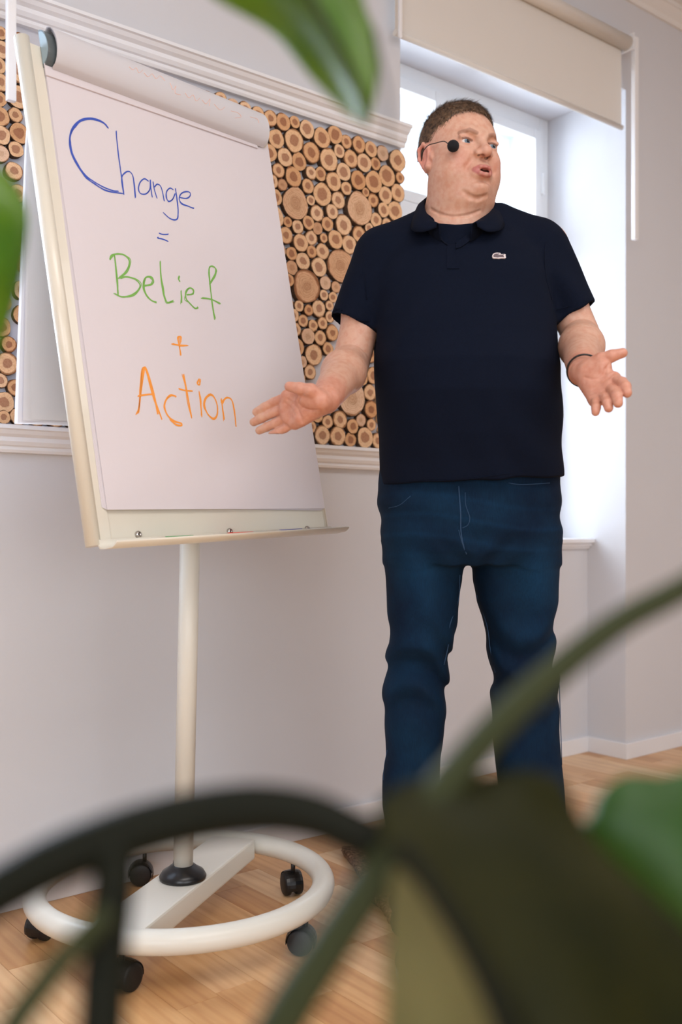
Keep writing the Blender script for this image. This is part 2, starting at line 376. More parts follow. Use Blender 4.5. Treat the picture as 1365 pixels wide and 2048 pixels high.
# ================================================================ roller blinds
def blind(a, b, zb, label, wands):
    t = empty('roller_blind', ((a+b)/2, WY-.06, 2.80), label=label, cat='blind')
    w2 = (b-a)/2
    bm = bmesh.new(); sweep(bm, [(-w2, 0, 0), (w2, 0, 0)], .027, 24); obj('tube', bm, 'blind', t)
    bm = bmesh.new(); box(bm, (-w2+.006, .022, zb-2.80), (w2-.006, .0235, .01)); obj('fabric', bm, 'blind', t)
    bm = bmesh.new(); sweep(bm, [(-w2+.004, .022, zb-2.80), (w2-.004, .022, zb-2.80)], .010, 12); obj('bottom_bar', bm, 'blind', t)
    for s in (-1, 1):
        bm = bmesh.new(); box(bm, (s*(w2+.004)-.003, -.03, -.032), (s*(w2+.004)+.003, .06, .032), .002); br = obj('bracket', bm, 'wand', t)
        bm = bmesh.new(); sweep(bm, [(s*(w2+.002), 0, 0), (s*(w2+.012), 0, 0)], .012, 16); obj('end_plug', bm, 'wand', br)
    for wx, wy, wz0, wz1, ww in wands:
        bm = bmesh.new(); cx = wx-(a+b)/2; cy = wy-(WY-.06)
        box(bm, (cx-ww, cy-ww*.8, wz0-2.80), (cx+ww, cy+ww*.8, wz1-2.80), .003); obj('wand', bm, 'wand', t)
    return t
pr = on_y(1271, 480, 2.30)
blind(2.095, 3.292, 2.478, 'white roller blind half lowered over the window behind the man', [(pr.x, 2.30, pr.z, 2.83, .012), (on_y(801, 75, 2.30).x, 2.30, on_y(801, 75, 2.30).z, 2.76, .006)])
pl = on_y(22, 203, 2.25)
blind(-.46, .80, 2.478, 'roller blind at the far left edge, only its white wand in view', [(pl.x, 2.25, pl.z, 2.76, .0105)])
# ================================================================ log slice panel
P0 = empty('log_slice_panel', ((LN1+XN0)/2, WY, 1.164), label='wall panel of round sawn log slices in white frame above grey wall', cat='wall panel')
PX0 = P0.location.copy()
bm = bmesh.new(); box(bm, (LN1+.01-PX0.x, -.006, 0), (XN0-.004-PX0.x, 0, .968)); obj('backing', bm, 'panelback', P0)
S2 = '''68,322,60 178,360,62 290,400,68 375,412,48 470,455,70 585,512,80 707,535,70 802,550,55 888,588,66 985,612,62 1090,640,60 1200,700,84 228,525,75 376,555,90 170,640,70 300,688,72 410,722,70 520,640,82 648,697,88 750,650,52 830,710,70 930,735,72 1022,737,50 1122,815,82 1218,840,45 140,765,60 225,780,58 360,840,78 500,780,52 585,797,55 765,800,70 685,870,74 878,862,75 1005,875,84 193,880,55 283,888,48 502,925,58 600,975,88 725,1028,68 790,928,52 940,967,35 1015,1020,55 1105,972,68 1195,957,70 222,1002,62 383,1050,122 515,1034,40 890,1090,125 1075,1105,58 1185,1100,76 230,1150,86 548,1138,64 670,1122,60 317,1190,42 393,1238,54 480,1212,54 562,1253,48 645,1225,56 770,1222,80 1030,1185,58 1122,1210,52 1210,1225,40 300,1322,66 410,1375,70 510,1338,58 597,1338,38 693,1345,72 800,1380,72 897,1305,66 973,1255,42 1050,1275,40 225,1310,45 282,1447,62 355,1465,52 488,1448,50 588,1445,64 443,1525,68 567,1580,74 715,1555,130 347,1580,56 280,1580,40 470,1730,130 318,1685,52 625,1697,54 705,1725,45 612,1800,42 687,1803,42 325,1870,50 405,1882,44 478,1933,44 568,1905,66 650,1878,40 370,1965,52 660,1975,45'''
S7 = '''290,245,68 385,295,64 478,250,68 560,330,88 205,310,75 312,410,88 455,440,80 222,525,105 372,605,115 260,705,62 325,815,80 255,880,60 1030,610,112 970,755,72 1040,860,95 945,910,70 850,1130,190 1010,1050,88 1020,1240,95 930,1370,70 1030,1415,66 690,1350,98 825,1425,80 545,1370,74 450,1330,80 560,1240,50 370,1440,70 490,1555,105 665,1565,105 815,1600,78 970,1580,110 1095,1615,85 540,540,70'''
S0 = '''20,470,85 35,700,118 15,900,105 25,1125,118 0,1350,100 35,1580,120 262,590,140 270,945,180 225,1330,150 190,1565,95 250,1790,130 25,1830,120 210,2040,100 20,2080,110'''
logs = []
def addl(txt, sc_, ox, oy):
    for q in txt.split():
        a, b, c = map(float, q.split(',')); logs.append((ox+a*sc_, oy+b*sc_, c*sc_))
addl(S2, 330/1352, 500, 150); addl(S7, 240/1365, 560, 600); addl(S0, 130/887, 0, 0)
logs += [(325,166,14),(364,179,14),(392,188,14),(418,196,14),(443,201,14),(468,212,14),(491,219,14),(28,342,17),(6,375,17),(30,385,17),(6,660,18),(15,689,15),(14,726,21),(8,759,14),(24,775,16),(12,802,20),(9,838,13),(36,834,17),(74,845,17),(112,846,17),(146,848,15)]
FY = WY-.023; pts = []
for px, py, rv in logs:
    p = on_y(px, py, FY); d = SY*p.x+CY*p.y; pts.append([p.x, p.z, rv/FPX*d*1.11, True])
# relax overlaps a little, then fill what the easel and the man hide
for _ in range(12):
    for i in range(len(pts)):
        for j in range(i+1, len(pts)):
            dx, dz = pts[j][0]-pts[i][0], pts[j][1]-pts[i][1]; dd = math.hypot(dx, dz)+1e-6; o_ = (pts[i][2]+pts[j][2])*.97-dd
            if o_ > 0:
                dx *= o_*.4/dd; dz *= o_*.4/dd
                pts[i][0] -= dx; pts[i][1] -= dz; pts[j][0] += dx; pts[j][1] += dz
for q in pts: q[0] = min(q[0], XN0+.004-q[2]*.9); q[1] = min(max(q[1], 1.166+q[2]*.95), 2.131-q[2]*.95)
def hidden(X, Z):
    p = px_of((X, FY, Z)); x, y = p[0], p[1]
    roll = 95+(x-95)*.375
    if 45 < x < 540+(y-270)*.155 and y > roll+20 and x > 88-.08*y: return True
    return (y > 640 and x > 765) or (y > 470 and x > 735) or (330 < y < 690 and x < 25) or X < .83
fillr = [random.choice([.045, .05]) for _ in range(8)]+[random.uniform(.021, .031) for _ in range(5000)]+[random.uniform(.0125, .02) for _ in range(7000)]
arr = np.array([q[:3] for q in pts])
for r in fillr:
    X = random.uniform(LN1+.02+r, XN0-.005-r); Z = random.uniform(1.168+r, 2.128-r)
    if not hidden(X, Z): continue
    if np.any(np.hypot(arr[:, 0]-X, arr[:, 1]-Z) < arr[:, 2]+r): continue
    pts.append([X, Z, r, False]); arr = np.vstack([arr, [X, Z, r]])
def slice_mesh(kind, seed):
    rs = random.Random(seed); n = 22; th = 1.0; prof = []
    ph = [rs.uniform(0, 6.28) for _ in range(4)]; am = [rs.uniform(.01, .035) for _ in range(4)]
    rr = [1+sum(am[q]*math.sin((q+1.0)*2*math.pi*k/n+ph[q]) for q in range(4))+rs.uniform(-.012, .012) for k in range(n)]
    bm = bmesh.new(); rings = []
    for z, s in ((0, .97), (.5, 1.0), (.93, .99), (1.0, .955)):
        rings.append([bm.verts.new((rr[k]*s*math.cos(2*math.pi*k/n), rr[k]*s*math.sin(2*math.pi*k/n), z)) for k in range(n)])
    for a, b in zip(rings, rings[1:]):
        for k in range(n): bm.faces.new((a[k], a[(k+1) % n], b[(k+1) % n], b[k])).material_index = 1
    c = bm.verts.new((0, 0, 1.0))
    for k in range(n): bm.faces.new((rings[-1][k], rings[-1][(k+1) % n], c)).material_index = 0
    me = bpy.data.meshes.new('log_slice'); bm.to_mesh(me); bm.free()
    me.materials.append(MAT['slice_plain' if kind else 'slice']); me.materials.append(MAT['bark']); return me
SM = [slice_mesh(0, s) for s in range(9)]+[slice_mesh(1, 50+s) for s in range(3)]
def slice_mtx(X, Z, r, th):
    return Matrix.Translation((X-PX0.x, -.006, Z-PX0.z)) @ Matrix.Rotation(math.radians(90), 4, 'X') @ Matrix.Rotation(random.uniform(0, 6.28), 4, 'Z') @ Matrix.Diagonal((r, r, th, 1))
pts.sort(key=lambda q: (not q[3], -q[2]))
late = bmesh.new()
for i, (X, Z, r, vz) in enumerate(pts):
    big = r > .042; me = random.choice(SM[9:]) if big or (r < .026 and random.random() < .14) else random.choice(SM[:9])
    mt = slice_mtx(X, Z, r*.99, random.uniform(.013, .021)*(1.15 if big else 1))
    if i < 299:
        o = bpy.data.objects.new('log_slice', me); COL.objects.link(o); o.parent = P0; o.matrix_local = mt
    else:
        b2 = bmesh.new(); b2.from_mesh(me); b2.transform(mt); tmp = bpy.data.meshes.new('t'); b2.to_mesh(tmp); b2.free(); late.from_mesh(tmp); bpy.data.meshes.remove(tmp)
if len(late.verts):
    o = obj('log_slice', late, ['bark', 'bark'], P0); o.data.materials.clear(); o.data.materials.append(MAT['slice']); o.data.materials.append(MAT['bark']); o['kind'] = 'stuff'
# ================================================================ rug
def ground(px, py): 
    d = FPX*CAM_H/(py-HORIZON); return at(px, py, d)
ro = cw(.30, 2.52, 0)
rug = empty('shaggy_rug', ro, label='mottled brown woven rug on the oak floor between easel base and man', cat='rug')
outl = [cw(*q, 0)-ro for q in [(.005, 2.80), (.03, 2.70), (.055, 2.58), (.06, 2.48), (.10, 2.38), (.115, 2.30), (.15, 2.29), (.22, 2.37), (.50, 2.38), (.60, 2.42), (.585, 2.55), (.60, 2.74), (.50, 2.79), (.32, 2.775), (.15, 2.79)]]
oc = catmull([tuple(q) for q in outl+[outl[0]]], 5)[:-1]
bm = bmesh.new(); n = len(oc); rings = []
for s, z in ((1.0, .001), (1.012, .010), (1.0, .020), (.965, .024), (.9, .018), (.6, .018), (.25, .018)):
    rings.append([bm.verts.new((q[0]*s+random.uniform(-.002, .002), q[1]*s+random.uniform(-.002, .002), z+(random.uniform(0, .003) if z > .005 else 0))) for q in oc])
for a, b in zip(rings, rings[1:]):
    for k in range(n): bm.faces.new((a[k], a[(k+1) % n], b[(k+1) % n], b[k])).smooth = True
bm.faces.new(rings[-1]); bm.faces.new(rings[0][::-1]); obj('pile', bm, 'rug', rug)
bm = bmesh.new(); sweep(bm, [(q[0]*.995, q[1]*.995, .019) for q in oc], .007, 8, closed=True); obj('bound_edge', bm, 'rug', rug)
# ================================================================ flip chart easel
ring_c = cw(-.365, 2.285, 0)
easel = empty('flipchart_easel', ring_c, label='cream steel flip chart easel on round wheeled base left of man', cat='easel')
def E(r, d, z): return cw(r, d, z)-ring_c
# board frame: u to the right along the board, v up the board, n out of it towards the viewer
BL, BR, TL, TR = cw(*cf(185,1088,1.876)), cw(*cf(661,1064,2.42)), cw(*cf(52,78,1.971)), cw(*cf(541,262,2.514))
U = ((BR-BL)+(TR-TL)).normalized(); V = ((TL-BL)+(TR-BR)); V = (V-U*V.dot(U)).normalized(); N = U.cross(V)
O_ = (BL+BR)/2; BW = ((BR-BL).length+(TR-TL).length)/2; BHt = ((TL-BL).length+(TR-BR).length)/2
B = Matrix(((U.x, V.x, N.x, O_.x-ring_c.x), (U.y, V.y, N.y, O_.y-ring_c.y), (U.z, V.z, N.z, O_.z), (0, 0, 0, 1)))
Bw = Matrix.Translation(ring_c) @ B
h2 = BW/2
def bobj(name, bm, mat, parent, smooth=False):
    bm.transform(B); return obj(name, bm, mat, parent, smooth)
bm = bmesh.new(); box(bm, (-h2+.02, 0, -.012), (h2-.004, BHt-.01, -.002), .001); board = bobj('board', bm, 'steel', easel)
def plane_uv(px, py, off=0.0):
    d = ray(px, py); o = Vector((0, 0, CAM_H)); p0 = Bw @ Vector((0, 0, off)); n = (Bw.to_3x3() @ Vector((0, 0, 1)))
    t = (p0-o).dot(n)/d.dot(n); q = Bw.inverted() @ (o+d*t); return q.x, q.y
for s in (-1, 1):
    bm = bmesh.new(); cx = s*(h2-.012)
    prof = [(cx+.015*math.cos(a)*1.0, -.012+.016*math.sin(a)) for a in [2*math.pi*k/20 for k in range(20)]] if s < 0 else [(cx+.010*math.cos(a), -.010+.010*math.sin(a)) for a in [2*math.pi*k/16 for k in range(16)]]
    inn = [(cx+(x-cx)*.86, -.012+(z+.012)*.86) for x, z in prof]
    y0, y1 = 0, BHt+.004; nn = len(prof)
    A = [[bm.verts.new((x, y, z)) for x, z in pr] for pr, y in ((prof, y0), (prof, y1), (inn, y1), (inn, y1-.04), (inn, y0))]
    for q, w_ in ((0, 1), (1, 2), (2, 3)):
        for k in range(nn): f = bm.faces.new((A[q][k], A[q][(k+1) % nn], A[w_][(k+1) % nn], A[w_][k])); f.smooth = q != 1
    bm.faces.new(A[0][::-1]); bm.faces.new(A[3])
    bobj('side_rail', bm, 'steel', easel)
    if s < 0:      # flange between rail and paper
        bm = bmesh.new(); box(bm, (-h2+.016, 0, -.004), (-h2+.046, BHt-.01, .001), .001); bobj('rail_flange', bm, 'steel', easel)
# clamp bar (D profile) with end caps
def dprof(r, yc, zc, n=14):
    return [(yc+r*1.15*math.sin(a), zc+r*(math.cos(a))*.75+.0) for a in [math.pi*(k/n)-math.pi/2 for k in range(n+1)]]
lu, lv = plane_uv(103, 98, .03); ru, rv_ = plane_uv(538, 268, .03)
cu0, cu1 = lu, ru; cv = BHt-.015; CR = .034
bm = bmesh.new(); prism(bm, dprof(CR-.002, cv, .002), cu0+.004, cu1-.004); bobj('clamp_bar', bm, 'alu', easel)
for cx, s in ((cu0, -1), (cu1, 1)):
    bm = bmesh.new(); prism(bm, dprof(CR, cv, .001), cx-.004, cx+.012 if s < 0 else cx+.006)
    for f in bm.faces: f.normal_update()
    cap = bobj('end_cap', bm, ['alu' if s < 0 else 'steelwhite'], easel)
    if s < 0:
        bm = bmesh.new(); prism(bm, dprof(CR*.86, cv, .004), cx-.0055, cx-.003); bobj('cap_face', bm, 'cap_face', cap)
# tray
tz = .008
bm = bmesh.new(); tp = [(-.002, .001), (-.012, .001), (-.020, .006), (-.0225, .018), (-.0225, .044), (-.020, .052), (-.0165, .0575), (-.0130, .0600), (-.0115, .0580), (-.0145, .0553), (-.0175, .050), (-.020, .043), (-.020, .019), (-.017, .008), (-.011, .0035), (-.002, .0035)]
prism(bm, [(y+.012, z) for y, z in tp], -h2+.012, h2+.0)
for f in bm.faces: f.smooth = len(f.verts) == 4
bobj('pen_tray', bm, 'steel', easel)
for px, py in ((277, 1069), (460, 1063), (615, 1058)):
    u, v = plane_uv(px, py, 0)
    bm = bmesh.new(); lathe(bm, [(.0075, -.002), (.0075, .001), (.0055, .004), (.0025, .0052), (.0022, .0035), (.0005, .0035)], 16, origin=(u, v, 0)); bobj('screw', bm, 'chrome', easel)
# pole, mount, collar
ptop = Vector(cf(381, 1085, 2.205)); pbot = Vector(cf(366, 1752, 2.25)); pbot.z = .128
pt, pb = E(*ptop), E(*pbot)
pt.z = .93; ext = pb+(pt-pb)*1.22
bm = bmesh.new(); sweep(bm, [pb, ext], .0222, 32, cap=True); obj('pole', bm, 'steelwhite', easel)
bm = bmesh.new(); box(bm, (-.05, .05, -.10), (.05, .30, -.012), .006); bobj('tilt_mount', bm, 'steel', easel)
bm = bmesh.new(); lathe(bm, [(.052, 0), (.053, .006), (.047, .016), (.034, .024), (.027, .030), (.0225, .032), (.0222, .040)], 40, origin=(pb.x, pb.y, .128)); obj('collar', bm, 'blackp', easel)
# base ring and cross bar
RR = .325; rz = .103
bm = bmesh.new(); sweep(bm, [(RR*math.cos(a), RR*math.sin(a), rz) for a in [2*math.pi*k/72 for k in range(72)]], .0255, 20, closed=True); obj('base_ring', bm, 'steelwhite', easel)
p1, p2 = cw(-.43, 2.005, 0), cw(-.265, 2.555, 0); cm = (p1+p2)/2
dirv = (p2-p1).normalized(); ang = math.atan2(dirv.y, dirv.x); L = .30
bm = bmesh.new(); box(bm, (-L, -.058, -.028), (L, .058, .022), .005)
bm.transform(Matrix.Translation(Vector((pb.x*.6, pb.y*.6, .105))) @ Matrix.Rotation(ang, 4, 'Z')); obj('cross_bar', bm, 'steelwhite', easel)
# casters
for k, (r, d, rot) in enumerate(((-.429, 2.0, .35), (-.083, 2.155, 2.3), (-.135, 2.475, 1.25), (-.515, 2.585, 2.6), (-.66, 2.22, .5))):
    p = E(r, d, 0); dv = Vector((p.x, p.y, 0)).normalized()*.318; p = Vector((dv.x, dv.y, 0))
    c = empty('caster', p); c.parent = easel; c.rotation_euler.z = rot
    for s in (-1, 1):
        bm = bmesh.new(); lathe(bm, [(.006, -.009), (.024, -.009), (.0275, -.006), (.0285, 0), (.0275, .007), (.021, .0095), (.006, .0098)], 28)
        bm.transform(Matrix.Translation((.010, s*.0145, .0285)) @ Matrix.Rotation(math.radians(90), 4, 'X')); obj('wheel', bm, 'rubber', c)
    bm = bmesh.new(); rings = []
    for a in [math.radians(q) for q in range(-10, 201, 15)]:
        rings.append([bm.verts.new((.010+rr*math.cos(a), y, .0285+rr*math.sin(a))) for rr, y in ((.0305, -.021), (.0325, -.014), (.0335, 0), (.0325, .014), (.0305, .021), (.0295, 0))])
    for a, b in zip(rings, rings[1:]):
        for q in range(6): bm.faces.new((a[q], a[(q+1) % 6], b[(q+1) % 6], b[q]))
    bm.faces.new(rings[0]); bm.faces.new(rings[-1]); obj('hood', bm, 'blackp', c)
    bm = bmesh.new(); box(bm, (.002, -.0045, .02), (.018, .0045, .058), .002); sweep(bm, [(0, 0, .05), (0, 0, .09)], .0055, 12); obj('swivel_pin', bm, 'blackp', c)
# ================================================================ paper pad
pad = empty('flipchart_pad', Bw @ Vector((0, BHt, 0)), label='large paper pad with Change = Belief + Action handwritten in coloured marker', cat='paper pad')
PI_ = Matrix.Translation(-pad.location) @ Bw
def pobj(name, bm, mat, parent=pad, smooth=False):
    bm.transform(PI_); return obj(name, bm, mat, parent, smooth)
# front sheets: corners in board plane
def sheet(corners, zoff, th, wav, nx=24, ny=36):
    (ax, ay), (bx, by), (cx, cy), (dx, dy) = corners     # BL BR TR TL
    bm = bmesh.new(); g_ = [[None]*(nx+1) for _ in range(ny+1)]
    for layer in (0, 1):
        G = []
        for j in range(ny+1):
            t = j/ny; row = []
            for i in range(nx+1):
                s = i/nx
                x = (ax*(1-s)+bx*s)*(1-t)+(dx*(1-s)+cx*s)*t; y = (ay*(1-s)+by*s)*(1-t)+(dy*(1-s)+cy*s)*t
                z = zoff+wav*((1-t)**2*(.5+.5*math.sin(s*5+1))+.25*math.sin(3.1*t+2*s))*(1 if t < .98 else 0)
                row.append(bm.verts.new((x, y, z+(th if layer else 0))))
            G.append(row)
        for j in range(ny):
            for i in range(nx): bm.faces.new((G[j][i], G[j][i+1], G[j+1][i+1], G[j+1][i]))
        if layer: 
            per0 = [g0[0][i] for i in range(nx+1)]+[g0[j][nx] for j in range(1, ny+1)]+[g0[ny][i] for i in range(nx-1, -1, -1)]+[g0[j][0] for j in range(ny-1, 0, -1)]
            per1 = [G[0][i] for i in range(nx+1)]+[G[j][nx] for j in range(1, ny+1)]+[G[ny][i] for i in range(nx-1, -1, -1)]+[G[j][0] for j in range(ny-1, 0, -1)]
            for q in range(len(per0)): bm.faces.new((per0[q], per0[(q+1) % len(per0)], per1[(q+1) % len(per0)], per1[q]))
        g0 = G
    return bm
c_bl, c_br, c_tr, c_tl = plane_uv(213, 1020, .004), plane_uv(649, 1017, .004), plane_uv(533, 270, .004), plane_uv(88, 118, .004)
front = pobj('front_sheet', sheet((c_bl, c_br, c_tr, c_tl), .0042, .0006, .002), 'paper')
for q in range(4):
    e = .0035*(4-q)
    pobj('under_sheet', sheet(((c_bl[0]-e*.6, c_bl[1]+e*.4), (c_br[0]-e*.8, c_br[1]-e*.3), c_tr, c_tl), .0008+q*.0008, .0005, .0008, 4, 6), 'paper')
# rolled-over sheets across the clamp: over the top and down behind
mid = (cu0+.012, cu1-.004)
Tp = [(cv-CR*1.22, .0075)]+[(cv+(CR+.004)*1.15*math.sin(a), .002+(CR+.004)*math.cos(a)*.80) for a in [math.radians(q) for q in range(-62, 91, 9)]]
hang = []
pw = Bw @ Vector((0, cv+CR*1.15, 0)); 
nseg = 18; down = Bw.to_3x3().inverted() @ Vector((0, 0, -1)); back = Vector((0, 0, -1))
base = Vector((0, cv+(CR+.004)*1.12, -.012)); Lh = .765
for k in range(1, nseg+1):
    t = k/nseg; q = base+down*(Lh*t)+back*(.035*min(1, t*4)+.02*t); hang.append((q.y, q.z, q.x))
def turned(u0, u1, extra, grow, skew):
    path = [(y+extra*.3, z+extra, 0) for y, z in Tp]+[(y, z-extra, x) for y, z, x in hang]
    bm = bmesh.new(); nx = 10; G = []
    for j, (y, z, x) in enumerate(path):
        tt = max(0, (j-len(Tp))/nseg)
        G.append([bm.verts.new((u0+(u1-u0)*i/nx+x-skew*tt*(1 if i == 0 else .4), y+grow*tt, z+.004*math.sin(i*1.1+extra*900)*tt)) for i in range(nx+1)])
    for a, b in zip(G, G[1:]):
        for i in range(nx): bm.faces.new((a[i], a[i+1], b[i+1], b[i])).smooth = True
    return bm
ts = pobj('turned_sheet', turned(mid[0], mid[1], 0.0, 0, .0), 'paper_back')
for q in range(1, 4): ts = pobj('turned_sheet', turned(mid[0]-.001*q, mid[1], .0022*q, -.003*q, .007*q), 'paper_back')
for o_ in [x for x in pad.children if x.name.startswith('turned_sheet')]:
    p_ = max(o_.data.polygons, key=lambda q: abs(q.normal.dot(N)) if (q.center-(Bw @ Vector((0, cv, .03))-pad.location)).length < .35 and q.center.dot(N) > .02 else -1)
    if p_.normal.dot(N) < 0: o_.data.flip_normals()
# lower clamp strip seen under the roll
a0, a1 = plane_uv(92, 152, .006), plane_uv(515, 298, .006)
bm = bmesh.new(); ang = math.atan2(a1[1]-a0[1], a1[0]-a0[0]); LL = math.hypot(a1[0]-a0[0], a1[1]-a0[1])
box(bm, (0, .001, .0048), (LL, .030, .0085), .0008); bm.transform(Matrix.Translation((a0[0], a0[1], 0)) @ Matrix.Rotation(ang, 4, 'Z')); pobj('binding_strip', bm, 'paper')
# handwriting
HW = {
 'blue': [[(345,165),(320,135),(285,115),(240,105),(190,112),(150,140),(125,180),(115,235),(120,290),(140,345),(175,405),(215,455),(260,490),(310,520),(360,537),(430,547)],
  [(335,150),(300,127),(240,112),(185,122),(150,152),(123,200),(119,250),(131,310),(165,380),(210,440),(250,472),(310,507),(370,530),(402,533)],
  [(388,180),(397,270),(408,360),(420,450),(435,555)],[(434,550),(424,500),(422,452),(440,425),(465,418),(485,440),(495,490),(503,572)],
  [(580,475),(555,460),(530,480),(520,515),(530,545),(560,550),(585,525),(590,480)],[(590,465),(592,510),(600,570)],
  [(605,475),(612,520),(628,575)],[(612,510),(630,492),(650,505),(662,545),(670,592)],
  [(725,525),(705,515),(685,535),(682,570),(698,592),(720,580),(735,545)],[(735,515),(745,570),(752,640),(748,690),(730,700),(700,690),(663,657)],
  [(762,570),(800,575),(822,560),(820,540),(795,535),(768,550),(758,580),(775,605),(810,620),(845,635)]],
 'equals': [[(638,778),(660,786),(695,786)],[(636,802),(632,808),(660,813),(695,828)]],
 'green': [[(378,905),(385,980),(392,1060),(400,1140)],[(350,935),(360,910),(390,902),(430,905),(462,930),(462,970),(440,1010),(400,1045)],
  [(405,1040),(450,1035),(500,1050),(528,1085),(510,1120),(470,1145),(420,1152),(378,1133)],
  [(550,1085),(590,1082),(607,1062),(595,1040),(565,1037),(548,1065),(548,1105),(565,1145),(590,1170),(625,1188)],
  [(645,945),(650,1020),(660,1100),(675,1160),(690,1185),(722,1175)],[(768,1118),(770,1150),(772,1188)],[(760,1030),(755,1048),(762,1065)],
  [(800,1140),(835,1135),(842,1112),(820,1100),(797,1120),(797,1160),(820,1190),(850,1218),(870,1215)],
  [(940,1075),(965,1030),(972,990),(955,972),(935,980),(932,1020),(938,1080),(948,1160),(958,1230),(966,1287)],[(885,1160),(940,1165),(1000,1190)]],
 'plus': [[(765,1420),(765,1390),(757,1385),(750,1400),(757,1440),(768,1495)],[(710,1428),(760,1435),(808,1437)]],
 'orange': [[(505,1840),(520,1800),(528,1700),(535,1600),(545,1568),(560,1580),(585,1660),(615,1760),(655,1872)],[(515,1835),(530,1720),(548,1600),(558,1572),(600,1690),(630,1840)],[(515,1732),(560,1725),(608,1722)],
  [(740,1735),(710,1730),(680,1755),(670,1800),(690,1850),(730,1880),(768,1893),(765,1905),(735,1898),(700,1870)],
  [(780,1605),(795,1680),(812,1770),(830,1862)],[(752,1690),(790,1700),(835,1703)],[(873,1705),(880,1760),(890,1855)],[(868,1640),(865,1662),(877,1665),(875,1642),(868,1638)],
  [(945,1722),(915,1745),(905,1790),(925,1840),(960,1868),(980,1840),(978,1780),(955,1730),(930,1722)],[(1003,1745),(1012,1810),(1022,1872)],[(1008,1775),(1030,1745),(1060,1750),(1078,1800),(1090,1910)]]}
def ribbon(bm, pts, w_, zf):
    pts = [Vector((p[0], p[1], 0)) for p in pts]; prev = None; n = len(pts)
    for i, p in enumerate(pts):
        t = (pts[min(i+1, n-1)]-pts[max(i-1, 0)]); t = t.normalized() if t.length > 0 else Vector((1, 0, 0)); s = Vector((-t.y, t.x, 0))
        ww = w_*(.55 if i in (0, n-1) else 1)
        a = bm.verts.new((p+s*ww).to_tuple()[:2]+(zf(p.x, p.y),)); b = bm.verts.new((p-s*ww).to_tuple()[:2]+(zf(p.x, p.y),))
        if prev: bm.faces.new((prev[0], prev[1], b, a))
        prev = (a, b)
bpy.context.view_layer.update()
fb = front.data; bvh = BVHTree.FromPolygons([PI_.inverted() @ v.co for v in fb.vertices], [tuple(p.vertices) for p in fb.polygons])
def zf(x, y):
    h = bvh.ray_cast(Vector((x, y, .1)), Vector((0, 0, -1))); return (h[0].z if h[0] else .008)+.0005
for key, strokes in HW.items():
    bm = bmesh.new(); wd = {'blue': .0014, 'equals': .0014, 'green': .0017, 'plus': .0017, 'orange': .0018}[key]
    for st in strokes:
        for rep in range(3 if key in ('orange', 'green', 'plus') else 2):
            j = 1.6*rep; pp = [(100+(x+random.uniform(-1, 1)*j*2.6)*420/1229, 200+(y+random.uniform(-1, 1)*j*2.6)*420/1229) for x, y in st]
            uv = [plane_uv(x, y, .006) for x, y in pp]; ribbon(bm, [tuple(q) for q in catmull(uv, 6)], wd*(1 if rep == 0 else .55), zf)
    ink = {'blue': 'ink_blue', 'equals': 'ink_blue', 'green': 'ink_green', 'plus': 'ink_orange', 'orange': 'ink_orange'}[key]
    nm = 'handwritten_word' if key in ('blue', 'green', 'orange') else 'handwritten_sign'
    o = pobj(nm, bm, ink)
    o['label'] = {'blue': 'blue marker word Change', 'equals': 'blue equals sign', 'green': 'green marker word Belief', 'plus': 'orange plus sign', 'orange': 'orange marker word Action'}[key]
# faint reversed orange writing showing on the rolled sheet
tb = ts.data; tbv = BVHTree.FromPolygons([v.co.copy() for v in tb.vertices], [tuple(p.vertices) for p in tb.polygons])
bm = bmesh.new(); loc0 = Vector((0, 0, CAM_H))-pad.location
sq = [[(258,134),(266,140),(272,136),(278,146),(286,140)],[(288,146),(296,154),(304,148),(312,158),(320,152),(330,162)],[(340,166),(346,180),(352,172),(350,186),(362,190)],[(370,186),(378,196),(386,190),(392,202),(400,196)],[(404,200),(412,208),(420,198),(418,212)],[(428,208),(440,220),(450,214)],[(462,222),(476,226),(482,234),(470,236)],[(500,234),(514,238),(518,246)]]
for st in sq:
    P = []
    for q in catmull(st, 5):
        h = tbv.ray_cast(loc0, ray(q[0], q[1]).normalized())
        if h[0]: P.append(h[0]+h[1]*(.0006 if h[1].dot(ray(q[0], q[1])) < 0 else -.0006))
    for a, b in zip(P, P[1:]):
        t = (b-a).normalized(); nrm = ray(400, 200).normalized(); s = t.cross(nrm)*.0006
        vs = [bm.verts.new(x) for x in (a+s, a-s, b-s, b+s)]; bm.faces.new(vs)
o = obj('faint_writing', bm, 'ink_faint', pad); o['kind'] = 'stuff'
# ================================================================ marker pens in the tray
for pxa, pxb, pxc, py, mcap, nm in ((300, 330, 388, 1078, 'pen_g', 'green'), (425, 455, 508, 1073, 'pen_r', 'red'), (532, 560, 606, 1069, 'pen_b', 'blue')):
    ua, ub, uc = (plane_uv(x, py, .03)[0] for x in (pxa, pxb, pxc))
    vy = 0; c0 = Bw @ Vector((ua, vy, .030))
    pen = empty('marker_pen', c0, label='%s capped marker pen lying in the easel tray' % nm, cat='pen')
    PM = Matrix.Translation(-c0) @ Bw
    zc = .031; yc = -.0012
    bm = bmesh.new(); sweep(bm, [(ua, yc, zc), (ua+.004, yc, zc), (ub+.01, yc, zc)], [.0045, .0062, .0062], 16); bm.transform(PM); obj('barrel', bm, 'pen_clear', pen)
    bm = bmesh.new(); sweep(bm, [(ub, yc, zc), (uc-.004, yc, zc), (uc, yc, zc)], [.0067, .0065, .005], 16); bm.transform(PM); obj('cap', bm, mcap, pen)
